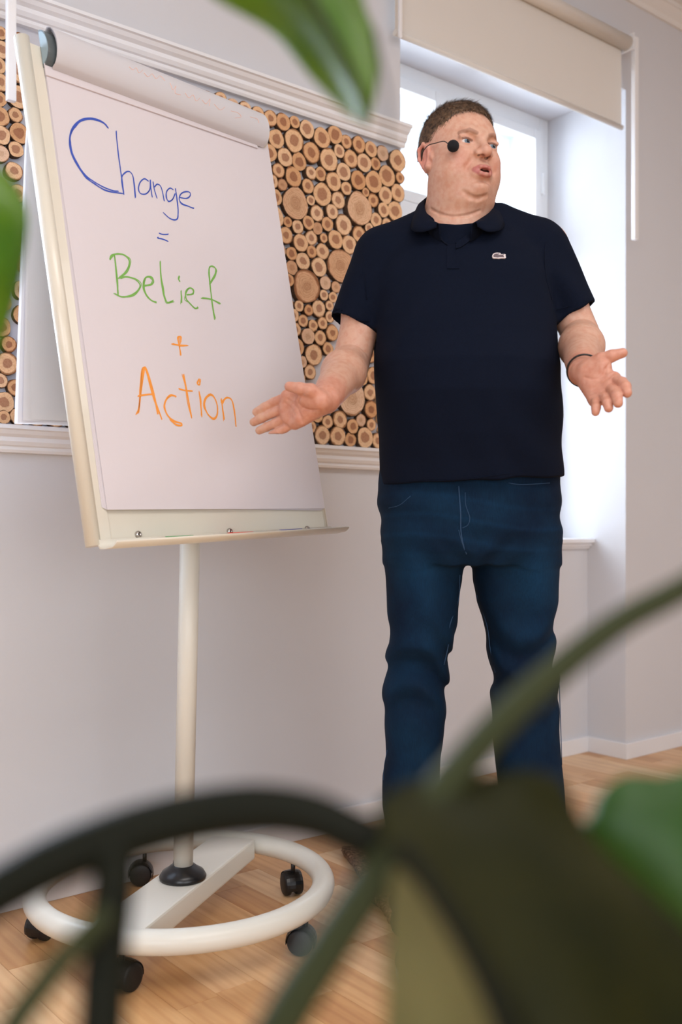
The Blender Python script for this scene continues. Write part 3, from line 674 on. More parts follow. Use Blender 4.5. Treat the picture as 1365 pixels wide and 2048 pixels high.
# ================================================================ the man: implicit surfaces meshed with surface nets
MR, MD = .277, 2.14
man_loc = cw(MR, MD, 0)
man = empty('person', man_loc, (0, 0, -YAW), label='man in navy polo shirt and blue jeans speaking with both palms open', cat='person')
def PX(px, py, d):                      # photo pixel at a distance, in the man's own axes
    r, dd, z = cf(px, py, d); return np.array([r-MR, dd-MD, z])
class SDF:
    def __init__(s): s.p = []; s.disp = None
    def add(s, fn, k=.01, op='u'): s.p.append((fn, k, op)); return s
    def ball(s, c, r, k=.01, op='u'):
        c = np.array(c, float); return s.add(lambda P: np.linalg.norm(P-c, axis=-1)-r, k, op)
    def ell(s, c, r, k=.01, op='u', rot=None):
        c = np.array(c, float); r = np.array(r, float); R = None if rot is None else np.array(rot)
        def f(P):
            q = P-c
            if R is not None: q = q @ R
            k0 = np.linalg.norm(q/r, axis=-1); k1 = np.linalg.norm(q/(r*r), axis=-1)+1e-9
            return k0*(k0-1)/k1*(k0 > 1e-3)+(-r.min())*(k0 <= 1e-3)
        return s.add(f, k, op)
    def cap(s, a, b, ra, rb=None, k=.01, op='u'):
        a = np.array(a, float); b = np.array(b, float); rb = ra if rb is None else rb; ba = b-a; L2 = (ba*ba).sum()
        def f(P):
            h = np.clip(((P-a) @ ba)/L2, 0, 1); return np.linalg.norm(P-a-h[..., None]*ba, axis=-1)-(ra+(rb-ra)*h)
        return s.add(f, k, op)
    def chain(s, pts, rs, k=.01, op='u'):
        for i in range(len(pts)-1): s.cap(pts[i], pts[i+1], rs[i], rs[i+1], k, op)
        return s
    def ev(s, P, idx=None):
        f = np.full(P.shape[:-1], 10.0)
        for i in (range(len(s.p)) if idx is None else idx):
            fn, k, op = s.p[i]; d = fn(P)
            if op == 'u':
                h = np.clip(.5+.5*(f-d)/k, 0, 1); f = f*(1-h)+d*h-k*h*(1-h)
            elif op == 's':
                h = np.clip(.5-.5*(f+d)/k, 0, 1); f = f*(1-h)-d*h+k*h*(1-h)
            elif op == 'i':
                h = np.clip(.5-.5*(f-d)/k, 0, 1); f = f*(1-h)+d*h+k*h*(1-h)
        return f
def polygonise(S, lo, hi, h, N=16, fudge=1.5, smooth=2):
    lo = np.array(lo, float); hi = np.array(hi, float); B_ = N*h
    nb = np.ceil((hi-lo)/B_).astype(int); idx = np.stack(np.meshgrid(*[np.arange(n) for n in nb], indexing='ij'), -1).reshape(-1, 3)
    C = lo+(idx+.5)*B_; bR = B_*math.sqrt(3)/2
    vals = []; 
    for fn, k, op in S.p: vals.append(fn(C))
    f = S.ev(C); act = np.abs(f) < bR*fudge+.012
    ids = np.nonzero(act)[0]; V = []; K = []; Q = []
    g = np.arange(N+1); G = np.stack(np.meshgrid(g, g, g, indexing='ij'), -1).astype(float)*h
    BIG = 1 << 20
    def key(i): return (i[..., 0]*BIG+i[..., 1])*BIG+i[..., 2]
    for b in ids:
        use = []
        for i, (fn, k, op) in enumerate(S.p):
            v = vals[i][b]
            if op == 'u' and v < f[b]+2*bR*1.3+2*k+.01: use.append(i)
            elif op == 's' and v < bR*1.5+k+.01: use.append(i)
            elif op == 'i': use.append(i)
        if not use: continue
        base_ = idx[b]*N; P = lo+base_*h+G; F = S.ev(P, use)
        if S.disp is not None: F = F+S.disp(P)
        sg = F < 0
        if sg.all() or not sg.any(): continue
        c = [sg[a:N+a, bb:N+bb, cc:N+cc] for a in (0, 1) for bb in (0, 1) for cc in (0, 1)]
        cnt = sum(x.astype(np.int8) for x in c); ac = np.argwhere((cnt > 0) & (cnt < 8))
        if not len(ac): continue
        acc = np.zeros((len(ac), 3)); m_ = np.zeros(len(ac))
        for ax in range(3):
            o1, o2 = [x for x in range(3) if x != ax]
            for u_ in (0, 1):
                for w_ in (0, 1):
                    p0 = ac.copy(); p0[:, o1] += u_; p0[:, o2] += w_; p1 = p0.copy(); p1[:, ax] += 1
                    a_ = F[p0[:, 0], p0[:, 1], p0[:, 2]]; b_ = F[p1[:, 0], p1[:, 1], p1[:, 2]]; cr = (a_ < 0) != (b_ < 0)
                    t = np.where(cr, a_/(a_-b_+1e-12), 0); q = p0.astype(float); q[:, ax] += t
                    acc += q*cr[:, None]; m_ += cr
        V.append(lo+(base_+acc/m_[:, None])*h); K.append(key(base_+ac))
        for ax in range(3):
            o1, o2 = (ax+1) % 3, (ax+2) % 3
            A_ = sg[:N, :N, :N]; sl = [slice(0, N)]*3; sl[ax] = slice(1, N+1); B2 = sg[tuple(sl)]
            e = np.argwhere(A_ != B2)
            if not len(e): continue
            fl = A_[e[:, 0], e[:, 1], e[:, 2]]; gI = base_+e; q = []
            for du, dv in ((0, 0), (-1, 0), (-1, -1), (0, -1)):
                t = gI.copy(); t[:, o1] += du; t[:, o2] += dv; q.append(key(t))
            q = np.stack(q, 1); q[~fl] = q[~fl][:, ::-1]; Q.append(q)
    V = np.concatenate(V); K = np.concatenate(K); Q = np.concatenate(Q); o = np.argsort(K); K = K[o]; V = V[o]
    ii = np.clip(np.searchsorted(K, Q), 0, len(K)-1); ok = (K[ii] == Q).all(1); F_ = ii[ok]
    for _ in range(smooth):
        A_ = np.zeros_like(V); n_ = np.zeros(len(V))
        for a in range(4):
            np.add.at(A_, F_[:, a], V[F_[:, (a+1) % 4]]+V[F_[:, a-1]]); np.add.at(n_, F_[:, a], 2)
        V = np.where(n_[:, None] > 0, V*.4+.6*A_/np.maximum(n_, 1)[:, None], V)
    return V, F_
def np_mesh(name, V, F, mats, parent, tone=None):
    me = bpy.data.meshes.new(name); me.vertices.add(len(V)); me.vertices.foreach_set('co', V.astype(np.float32).ravel())
    me.loops.add(F.size); me.loops.foreach_set('vertex_index', F.astype(np.int32).ravel()); me.polygons.add(len(F))
    me.polygons.foreach_set('loop_start', np.arange(0, F.size, 4, dtype=np.int32)); me.polygons.foreach_set('loop_total', np.full(len(F), 4, np.int32))
    me.update(calc_edges=True); me.validate()
    if tone is not None:
        a = me.color_attributes.new('tone', 'FLOAT_COLOR', 'POINT'); a.data.foreach_set('color', np.c_[tone, np.ones(len(tone))].astype(np.float32).ravel())
    return link(name, me, mats, parent, True)
def compact(V, F, keep):
    F = F[keep[F].all(1)]; u = np.unique(F); m_ = np.full(len(V), -1); m_[u] = np.arange(len(u)); return V[u], m_[F], u
# ---------------------------------------------------------------- head frame
HC = np.array([.2520-MR, 2.135-MD, 1.712]); HY, HP, HRo = math.radians(27), math.radians(1), math.radians(0)
fw = np.array([math.sin(HY)*math.cos(HP), -math.cos(HY)*math.cos(HP), math.sin(HP)]); lx = np.array([math.cos(HY), math.sin(HY), 0.0]); hz = np.cross(lx, fw)*1.0
if hz[2] < 0: hz = -hz
RH = np.stack([lx, fw, hz], 1)                 # columns: his left, forward, up
def H(x, y, z): return HC+RH @ np.array([x, y, z], float)
S = SDF()
def hell(c, r, k=.01, op='u', rot=None): S.ell(H(*c), r, k, op, RH if rot is None else RH @ rot)
def rotm(ax, deg): return np.array(Matrix.Rotation(math.radians(deg), 3, ax))
hell((0, -.010, .028), (.0735, .079, .076), .01)
hell((0, .022, .010), (.068, .066, .080), .03)
hell((0, .020, -.055), (.070, .058, .056), .035)
for s in (-1, 1):
    hell((s*.040, .036, -.050), (.030, .034, .036), .025)
    hell((s*.033, .062, -.022), (.022, .018, .017), .02)
hell((0, .072, -.088), (.024, .024, .020), .020)
hell((0, .026, -.106), (.057, .050, .028), .025)
S.cap(H(0, .0, -.085), H(0, -.035, -.19), .066, .074, .03)
S.cap(H(-.030, .0775, .024), H(-.010, .0835, .018), .009, .008, .014); S.cap(H(.030, .0775, .024), H(.010, .0835, .018), .009, .008, .014)
# sockets, lids
EYE = [(-.0325, .0685, .003), (.0325, .0685, .003)]
for ex, ey, ez in EYE:
    hell((ex, ey+.020, ez), (.019, .012, .0115), .012, 's')
    hell((ex, ey, ez), (.0145, .0143, .0135), .004)
    hell((ex, ey+.014, ez-.0008), (.0118, .010, .0037), .0022, 's')
    S.cap(H(ex-.013, ey+.008, ez+.0085), H(ex+.013, ey+.008, ez+.0080), .0042, .0042, .005)
# nose
S.cap(H(0, .083, .012), H(0, .100, -.019), .0075, .0105, .010)
S.ball(H(0, .1035, -.0215), .0115, .006)
for s in (-1, 1):
    S.ball(H(s*.0135, .0925, -.0245), .0088, .007)
    hell((s*.0075, .0975, -.0335), (.0048, .0080, .0068), .002, 's')
    S.cap(H(s*.021, .090, -.033), H(s*.033, .080, -.052), .0016, .0014, .012, 's')
# mouth, slightly open and pursed
hell((0, .083, -.058), (.024, .016, .019), .014)
up = [(-.020, .0875, -.0575), (-.010, .0965, -.0530), (0, .099, -.0535), (.010, .0965, -.0530), (.020, .0875, -.0575)]
lo_ = [(-.020, .0875, -.0585), (-.010, .0955, -.0660), (0, .0980, -.0682), (.010, .0955, -.0660), (.020, .0875, -.0585)]
S.chain([H(*q) for q in up], [.0022, .0042, .0040, .0042, .0022], .003); S.chain([H(*q) for q in lo_], [.0022, .0048, .0052, .0048, .0022], .003)
hell((0, .097, -.0598), (.0115, .014, .0036), .0025, 's')
hell((0, .090, -.0785), (.016, .004, .0035), .010, 's')
# ears
for s in (-1, 1):
    R_ = rotm('Z', s*-20) @ rotm('X', -12)
    hell((s*.0735, -.010, -.010), (.0085, .018, .030), .006, 'u', R_)
    hell((s*.0840, -.004, -.008), (.0060, .0095, .017), .004, 's', R_)
    S.chain([H(s*.079, .004, .009), H(s*.0825, -.009, .019), H(s*.0845, -.023, .011), H(s*.0825, -.026, -.008), H(s*.077, -.016, -.028)], [.0030, .0034, .0036, .0032, .0042], .004)
    S.ball(H(s*.0755, .0, -.031), .0075, .006); hell((s*.074, .011, -.012), (.005, .005, .008), .005)
# torso core and arms under the shirt
nb = H(0, -.035, -.19)
S.cap(PX(760, 505, 2.15), PX(1090, 490, 2.15), .048, .048, .04); S.ell(PX(925, 640, 2.15), (.155, .10, .20), .05); S.cap(nb, PX(920, 560, 2.15), .075, .10, .05)
SL, EL, WL = PX(752, 530, 2.15), PX(703, 722, 2.125), PX(652, 797, 1.90)
SR, ER, WR = PX(1092, 515, 2.15), PX(1163, 672, 2.13), PX(1166, 742, 1.905)
def arm(Sh, El, Wr):
    m1 = Sh*.55+El*.45; S.cap(Sh, m1, .046, .0425, .03); S.cap(m1, El, .0425, .040, .03)
    m2 = El*.68+Wr*.32; S.cap(El*.88+Wr*.12, m2, .0425, .0440, .0025); S.cap(m2, Wr, .0425, .0290, .02)
arm(SL, EL, WL); arm(SR, ER, WR)
# right hand (towards the easel), palm to the camera
def hand(W, mcp, fingers, thumb, thenar, hyp, palm_r=.0125):
    for q in mcp: S.cap(W, q, .0165, palm_r, .012)
    for a, b in zip(mcp, mcp[1:]): S.cap(a, b, palm_r*.94, palm_r*.94, .008)
    mid_ = sum(mcp)/len(mcp); S.ball(W*.45+mid_*.55, .020, .015)
    S.cap(*thenar, .0195, .0170, .010); S.cap(*hyp, .0165, .0145, .012)
    for f_, r in fingers: S.chain(f_, [r*1.12, r*1.08, r*1.05, r*.92], .0022)
    S.chain(thumb, [.0155, .0128, .0112, .0092], .004)
W1 = PX(646, 800, 1.885)
i1, m1_, r1, p1_ = PX(576, 793, 1.905), PX(573, 815, 1.915), PX(577, 833, 1.915), PX(590, 845, 1.910)
hand(W1, [i1, m1_, r1, p1_],
     [([i1, PX(548, 805, 1.93), PX(529, 815, 1.94), PX(513, 824, 1.95)], .0088), ([m1_, PX(543, 827, 1.935), PX(524, 836, 1.945), PX(508, 844, 1.955)], .0090),
      ([r1, PX(550, 847, 1.93), PX(534, 854, 1.94), PX(519, 861, 1.95)], .0085), ([p1_, PX(570, 857, 1.92), PX(557, 863, 1.925), PX(544, 869, 1.93)], .0076)],
     [PX(640, 797, 1.865), PX(622, 781, 1.855), PX(600, 777, 1.86), PX(579, 773, 1.865)], (PX(640, 803, 1.868), PX(612, 796, 1.875)), (PX(642, 812, 1.885), PX(602, 838, 1.895)))
# left hand, fingers towards the camera
W2 = PX(1169, 745, 1.885)
i2, m2_, r2, p2_ = PX(1228, 758, 1.83), PX(1220, 775, 1.828), PX(1207, 790, 1.832), PX(1192, 800, 1.84)
hand(W2, [i2, m2_, r2, p2_],
     [([i2, PX(1245, 765, 1.80), PX(1252, 773, 1.785), PX(1255, 786, 1.775)], .0094), ([m2_, PX(1230, 783, 1.79), PX(1235, 793, 1.77), PX(1237, 806, 1.762)], .0094),
      ([r2, PX(1213, 797, 1.80), PX(1216, 806, 1.78), PX(1218, 816, 1.775)], .0090), ([p2_, PX(1193, 807, 1.815), PX(1193, 815, 1.80), PX(1192, 824, 1.795)], .0082)],
     [PX(1178, 733, 1.87), PX(1203, 719, 1.85), PX(1224, 712, 1.84), PX(1246, 706, 1.835)], (PX(1178, 742, 1.865), PX(1206, 735, 1.845)), (PX(1173, 757, 1.875), PX(1193, 790, 1.85)))
cam_l = np.array([-MR, -MD, CAM_H])
def hit(px, py, d0, sink=.0):
    a = PX(px, py, 1.0)-cam_l; a /= np.linalg.norm(a); t = np.linalg.norm(PX(px, py, d0-.10)-cam_l)
    for _ in range(40):
        f = float(S.ev((cam_l+a*t)[None])[0]); t += f*.8
        if f < .0003: break
    return cam_l+a*(t+sink)
def groove(pts, r=.0014, k=.0035, sink=.0):
    q = [hit(x, y, d, sink) for x, y, d in pts]; S.chain(q, [r]*len(q), k, 's')
groove([(607, 789, 1.86), (598, 798, 1.86), (598, 808, 1.86), (607, 816, 1.86), (622, 821, 1.86), (636, 820, 1.86)]); groove([(576, 799, 1.88), (586, 806, 1.88), (596, 818, 1.88), (603, 834, 1.88), (605, 845, 1.88)]); groove([(570, 806, 1.89), (582, 816, 1.89), (590, 830, 1.89)], .0007)
groove([(1219, 728, 1.83), (1212, 738, 1.83), (1210, 748, 1.83), (1198, 757, 1.83), (1182, 758, 1.84), (1170, 754, 1.85)]); groove([(1229, 745, 1.82), (1216, 757, 1.82), (1200, 767, 1.82), (1186, 777, 1.83)]); groove([(1222, 766, 1.81), (1208, 778, 1.82), (1192, 788, 1.83), (1182, 792, 1.83)], .0007)
groove([(928, 384, 2.05), (942, 394, 2.05), (958, 397, 2.05), (973, 392, 2.05)], .0012, .009, -.0005)
groove([(862, 418, 2.1), (880, 428, 2.07), (905, 434, 2.06), (935, 431, 2.06), (960, 422, 2.06)], .0008, .006, 0)
nos = [hit(958.5, 313, 2.03), hit(973.5, 315, 2.03)]
for q_ in nos: S.ell(q_, (.0036, .0050, .0034), .0018, 's', RH)
V, F = polygonise(S, PX(480, 1000, 2.0)*[1, 0, 0]+[-.06, -.46, 1.10], [.42, .16, 1.86], .00155, smooth=4)
def vnormals(V, F):
    n = np.cross(V[F[:, 2]]-V[F[:, 0]], V[F[:, 3]]-V[F[:, 1]]); o = np.zeros_like(V)
    for a in range(4): np.add.at(o, F[:, a], n)
    return o/(np.linalg.norm(o, axis=1)[:, None]+1e-12)
Nv = vnormals(V, F); cull_ = [(fn, k, op, None) for fn, k, op in S.p]; fv = np.zeros(len(V))
for c0 in range(0, len(V), 4096):                       # settle the vertices back onto the surface
    P_ = V[c0:c0+4096]; lo_b, hi_b = P_.min(0), P_.max(0); cc = (lo_b+hi_b)/2; rr = np.linalg.norm(hi_b-lo_b)/2
    use = [i for i, (fn, k, op) in enumerate(S.p) if fn(cc[None])[0] < rr*1.4+2*k+.02]; fv[c0:c0+4096] = S.ev(P_, use)
V = V-np.clip(fv, -.001, .001)[:, None]*Nv
# skin tones by feature, with shade painted into the nostrils
def lerpc(C, col, wt): return C*(1-wt[:, None])+np.array(lin(col)[:3])*wt[:, None]
def near(c, r, soft=.5): 
    d = np.linalg.norm((V-HC) @ RH-np.array(c), axis=1); return np.clip((r-d)/(r*soft), 0, 1)
T_ = np.tile(np.array(lin((208, 164, 142))[:3]), (len(V), 1)); L_ = (V-HC) @ RH
for s in (-1, 1):
    T_ = lerpc(T_, (206, 140, 124), .5*near((s*.045, .075, -.035), .034, .9)); T_ = lerpc(T_, (214, 134, 122), .6*near((s*.084, -.018, -.008), .042, .5))
T_ = lerpc(T_, (206, 142, 124), .4*near((0, .105, -.022), .024, .7))
def seg_near(pts, r):
    w_ = np.zeros(len(V))
    for a, b in zip(pts, pts[1:]):
        a = np.array(a); b = np.array(b); h = np.clip(((L_-a) @ (b-a))/((b-a)**2).sum(), 0, 1); w_ = np.maximum(w_, np.clip((r-np.linalg.norm(L_-a-h[:, None]*(b-a), axis=1))/(r*.3), 0, 1))
    return w_
T_ = lerpc(T_, (110, 50, 44), .85*np.maximum(near((.0075, .0985, -.0310), .0070, .5), near((-.0075, .0985, -.0310), .0070, .5)))  # nostril recesses painted dark for their shade
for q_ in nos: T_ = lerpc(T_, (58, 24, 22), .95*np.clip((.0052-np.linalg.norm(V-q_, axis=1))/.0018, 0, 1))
lip = np.maximum(seg_near(up, .0062), seg_near(lo_, .0070)); T_ = lerpc(T_, (176, 98, 96), .85*lip)
inm = (np.abs(L_[:, 0]) < .0135) & (np.abs(L_[:, 2]+.0598) < .0032) & (L_[:, 1] > .07) & (L_[:, 1] < .0955); T_[inm] = lin((60, 20, 20))[:3]
for s in (-1, 1):
    bw_ = seg_near([(s*.014, .089, .0185), (s*.030, .0865, .0235), (s*.046, .073, .0190)], .0052); T_ = lerpc(T_, (134, 92, 70), .65*bw_)
    T_ = lerpc(T_, (104, 64, 52), .8*seg_near([(EYE[0][0]*-s-.012, .0805, .0055), (EYE[0][0]*-s, .0835, .0078), (EYE[0][0]*-s+.012, .0805, .0050)], .0030))
beard = np.clip((-.045-L_[:, 2])/.03, 0, 1)*np.clip((L_[:, 1]-.02)/.04, 0, 1)*np.clip((L_[:, 2]+.125)/.02, 0, 1)*(1-lip); T_ = lerpc(T_, (184, 138, 116), .4*beard)
handw = np.clip((.0-(V[:, 1]+.20))/.03, 0, 1)*(V[:, 2] < 1.35); T_ = lerpc(T_, (204, 138, 116), .6*handw)
for mz in ((-.066, .0, -.085), (-.063, .006, -.092), (-.058, -.02, -.14)): T_ = lerpc(T_, (110, 60, 48), .8*near(mz, .0035, .4))
body = np_mesh('body', V, F, 'skin', man, T_)
# eyes
for ex, ey, ez in EYE:
    c = H(ex, ey, ez); gaze = RH @ (np.array([.16, 1.0, -.02])/np.linalg.norm([.16, 1, .02]))
    q = Vector((0, 0, 1)).rotation_difference(Vector(gaze)).to_matrix().to_4x4()
    bm = bmesh.new(); bmesh.ops.create_uvsphere(bm, u_segments=32, v_segments=24, radius=.0131)
    for f in bm.faces:
        z = f.calc_center_median().z/.0131; f.material_index = 2 if z > .955 else (1 if z > .80 else 0)
    bm.transform(Matrix.Translation(Vector(c)) @ q); obj('eyeball', bm, ['eyewhite', 'iris', 'pupil'], body, True)
# hair
SH = SDF(); 
def hh(c, r, k=.01, op='u', rot=None): SH.ell(H(*c), r, k, op, RH if rot is None else RH @ rot)
hh((0, -.011, .030), (.0775, .084, .0805)); hh((0, .008, .052), (.066, .070, .056), .02)
def facecut(P):
    q = (P-HC) @ RH; x, y, z = q[..., 0], q[..., 1], q[..., 2]
    front = (y-.060-.026*np.clip((.062-np.abs(x))/.02, 0, 1)*np.clip((z-.055)/.03, 0, 1))         # in front of the hairline
    fz = np.where(z > .086+.0*x, -1, front)                                                       # top stays
    side = .0+(y-(.036+.30*np.clip(z, 0, .08)))
    g = np.where(z > .074-.25*np.maximum(0, np.abs(x)-.02), -.02, np.maximum(side, -.02)); g = np.maximum(g, (-.008-z)*.8-np.clip((-.05-y)*.4, 0, .02))
    ear = .030-np.linalg.norm((np.abs(x)[..., None]*[1, 0, 0]+q*[0, 1, 1])-np.array([.078, -.006, -.012]), axis=-1)
    return np.maximum(g, ear)
SH.add(facecut, .006, 'i')
SH.disp = lambda P: .0012*np.sin(P[..., 0]*420+3*np.sin(P[..., 2]*160))*np.sin(P[..., 2]*300+P[..., 1]*210)
V2, F2 = polygonise(SH, H(0, 0, 0)-.16, H(0, 0, 0)+.16, .002)
hair = np_mesh('hair', V2, F2, 'hair', man)
hm = hair.data; nv = np.zeros(len(hm.vertices)*3, np.float32); hm.vertices.foreach_get('normal', nv); nv = nv.reshape(-1, 3); co = V2
LV = (co-HC) @ RH; LN_ = nv @ RH
cand = np.nonzero((LV[:, 2] > -.07) & ((LN_*np.array([1, 1, 1])).sum(1) > -9) & (np.linalg.norm((LV-[0, -.011, .030])/[.0755, .082, .0785], axis=1) > .98))[0]
pick = rng.choice(cand, 14000); vs = []; fs = []
for i in pick:
    p = LV[i]; nrm = LN_[i]; top = np.clip((p[2]-.06)/.05, 0, 1)
    fl = np.array([.35*top-.0, .75*top, -.55*(1-top)+.05])+np.array([0, -.25*(1-top), 0]); fl = fl-nrm*fl.dot(nrm); fl /= np.linalg.norm(fl)+1e-6
    Ls = (.008+.008*top)*rng.uniform(.7, 1.3); dr = fl*.85+nrm*(.18+.14*rng.uniform())+rng.normal(0, .16, 3); dr /= np.linalg.norm(dr)
    sd = np.cross(dr, nrm); sd /= np.linalg.norm(sd)+1e-6; wd_ = .00042
    a = p-nrm*.001; m__ = p+dr*Ls*.55+nrm*.0004; e = p+dr*Ls+fl*.002-nrm*.0008
    b0 = len(vs); vs += [H(*(a-sd*wd_)), H(*(a+sd*wd_)), H(*(m__+sd*wd_*.8)), H(*(m__-sd*wd_*.8)), H(*e)]; fs += [(b0, b0+1, b0+2, b0+3), (b0+3, b0+2, b0+4)]
link('hair_strands', mesh_from(vs, fs), 'hair', hair)
# eyebrow hairs
vs = []; fs = []
bodytree = BVHTree.FromPolygons([Vector(v) for v in V[::1]], [tuple(x) for x in F]) if False else None
# headset microphone
hs = empty('headset_microphone', man_loc+Matrix.Rotation(-YAW, 3, 'Z') @ Vector(PX(907, 292, 2.03)), (0, 0, -YAW), label='black foam headset microphone on thin black boom beside the man\'s right cheek', cat='microphone')
o0 = PX(907, 292, 2.03)
def ho(p): return Vector(p-o0)
bm = bmesh.new(); bmesh.ops.create_icosphere(bm, subdivisions=4, radius=.0122)
for v_ in bm.verts: v_.co *= 1+random.uniform(-.018, .018)
obj('foam_windscreen', bm, 'foam', hs, True)
bm = bmesh.new(); sweep(bm, [ho(q) for q in catmull([PX(843, 322, 2.10), PX(846, 305, 2.085), PX(857, 291, 2.055), PX(873, 286, 2.045), PX(888, 282.5, 2.035), PX(896, 287, 2.03), PX(903, 291, 2.03)], 6)], .0010, 8); obj('boom', bm, 'blackp', hs)
bm = bmesh.new(); sweep(bm, [ho(q) for q in catmull([H(-.080, .004, .013), H(-.083, -.012, .023), H(-.086, -.028, .012), H(-.083, -.031, -.012)], 6)], .0009, 8); obj('ear_hook', bm, 'blackp', hs)
# ---------------------------------------------------------------- polo shirt
def stack(rows, n=2.4):
    A = np.array(sorted(rows)); z, cx, cy, a, b = A.T
    def f(P):
        Z = P[..., 2]; X = P[..., 0]-np.interp(Z, z, cx); Y = P[..., 1]-np.interp(Z, z, cy); aa = np.interp(Z, z, a); bb = np.interp(Z, z, b)
        r = (np.abs(X/aa)**n+np.abs(Y/bb)**n+1e-12)**(1/n); d = (r-1)*np.minimum(aa, bb)
        return np.maximum(d, np.maximum(z[0]-Z, Z-z[-1]))
    return f
def row(y, x0, x1, cy, b, d=2.14):
    p0, p1 = PX(x0, y, d), PX(x1, y, d); return (p0[2], (p0[0]+p1[0])/2, cy, (p1[0]-p0[0])/2, b)
torso_rows = [row(985, 758, 1125, .005, .150), row(930, 760, 1123, .002, .158), row(880, 760, 1121, -.004, .168), row(800, 753, 1118, -.012, .176), row(740, 748, 1116, -.010, .172),
              row(690, 743, 1112, .0, .158), row(620, 742, 1108, .008, .142), row(560, 740, 1110, .012, .130), row(515, 752, 1098, .015, .115), row(480, 775, 1075, .018, .095), row(455, 810, 1040, .02, .075), row(435, 850, 995, .02, .055), row(425, 865, 985, .02, .04)]
def make_shirt(shrink=0, neckonly=False):
    G = SDF(); G.add(stack(torso_rows), .02)
    G.cap(PX(850, 468, 2.15), PX(768, 500, 2.15), .052, .050, .035); G.cap(PX(1000, 460, 2.15), PX(1070, 482, 2.15), .052, .050, .035)
    if not neckonly:
        s1 = PX(765, 520, 2.15); e1 = PX(703, 657, 2.135); G.cap(s1, e1, .062, .0530, .025)
        s2 = PX(1085, 505, 2.15); e2 = PX(1155, 640, 2.135); G.cap(s2, e2, .062, .0520, .025)
        for s_, e_, hp, c_ in ((s1, e1, (703, 651), (.0450)), (s2, e2, (1151, 630), (.0440))):
            ax = (e_-s_)/np.linalg.norm(e_-s_); hemp = PX(hp[0], hp[1], 2.135)
            if s_ is s2: ax = ax+np.array([.10, 0, .02]); ax /= np.linalg.norm(ax)
            def cut(P, ax=ax, hemp=hemp):       # everything past the hem of this sleeve
                t = (P-hemp) @ ax; rad = np.linalg.norm(P-hemp-t[..., None]*ax, axis=-1); return np.maximum(-t, np.maximum(rad-.075, t-.12))
            G.add(cut, .0015, 's')
            G.cap(hemp-ax*.025, hemp+ax*.05, c_-.002, c_, .0015, 's')
    return G
G = make_shirt()
# neck hole and placket opening
G.ell(PX(917, 425, 2.125), (.071, .075, .040), .006, 's')
va_, vb_, vc_ = PX(870, 449, 2.05), PX(905, 487, 2.0), PX(952, 449, 2.05)
def vopen(P):
    x, z = P[..., 0], P[..., 2]
    # camera-facing V through the front of the shirt
    t = (z-vb_[2])/(va_[2]-vb_[2]); l = vb_[0]+(va_[0]-vb_[0])*t; r = vb_[0]+(vc_[0]-vb_[0])*t
    return np.maximum(np.maximum(np.maximum((l-x)*.75, (x-r)*.75), vb_[2]-z), P[..., 1]+.055)
G.add(vopen, .004, 's')
hemL, hemR = PX(757, 974, 2.14), PX(1125, 953, 2.14)
def hemcut(P):
    t = (P[..., 0]-hemL[0])/(hemR[0]-hemL[0]); return P[..., 2]-(hemL[2]+(hemR[2]-hemL[2])*np.clip(t, 0, 1)**1.3)-(-.0)
G.add(hemcut, .002, 's')
def wrinkle(P):
    x, y, z = P[..., 0], P[..., 1], P[..., 2]
    w1 = np.sin((z*1.0+x*.9)*46+2.0*np.sin(x*17))*np.exp(-((x-.13)/.08)**2-((z-1.10)/.13)**2)*.0045
    w2 = np.sin((z-x*.8)*52+1.4*np.sin(x*20))*np.exp(-((x+.15)/.06)**2-((z-1.33)/.09)**2)*.0035
    w3 = np.sin((z*.55+x)*60)*np.exp(-((x-.02)/.22)**2-((z-1.06)/.07)**2)*.0016
    w4 = np.sin((z+x*1.3)*55)*np.exp(-((x-.20)/.05)**2-((z-1.43)/.08)**2)*.0035+np.sin((z-x*1.2)*60)*np.exp(-((x+.20)/.05)**2-((z-1.42)/.07)**2)*.0035
    w5 = .0022*np.sin(x*14+1.7*np.sin(z*9))*np.sin(z*11+x*5)
    return w1+w2+w3+w4+w5
G.disp = wrinkle
V3, F3 = polygonise(G, [-.36, -.24, .96], [.36, .22, 1.66], .003)
shirt = np_mesh('polo_shirt', V3, F3, 'navy', man)
# undershirt seen in the open collar
U_ = SDF(); tr2 = [(z, cx, cy, a-.007, b-.007) for z, cx, cy, a, b in torso_rows if z > 1.44]; U_.add(stack(tr2), .02)
U_.cap(PX(860, 470, 2.15), PX(800, 495, 2.15), .040, .040, .03); U_.cap(PX(990, 465, 2.15), PX(1040, 485, 2.15), .040, .040, .03); U_.ball(PX(917, 462, 2.115), .062, .03)
def ncut(P):
    c = PX(916, 452, 2.045); return c[2]+.0022+.16*np.abs(P[..., 0]-c[0])**1.15+.26*np.clip(P[..., 1]+.10, 0, 1)-P[..., 2]
U_.add(lambda P: -ncut(P), .003, 'i')
V4, F4 = polygonise(U_, [-.2, -.2, 1.44], [.2, .16, 1.68], .003); under = np_mesh('undershirt', V4, F4, 'navy', man)
sb = BVHTree.FromPolygons([Vector(v) for v in V3], [tuple(int(q) for q in f) for f in F3]); eye_l = Vector((-MR, -MD, CAM_H))
def on_shirt(px, py, off=.0):
    d = Vector(cf(px, py, 1.0)); d.z = (HORIZON-py)/FPX; d.normalize(); h = sb.ray_cast(eye_l, d)
    return (h[0]+h[1]*off if h[0] else eye_l+d*2.0), (h[1] if h[0] else -d)
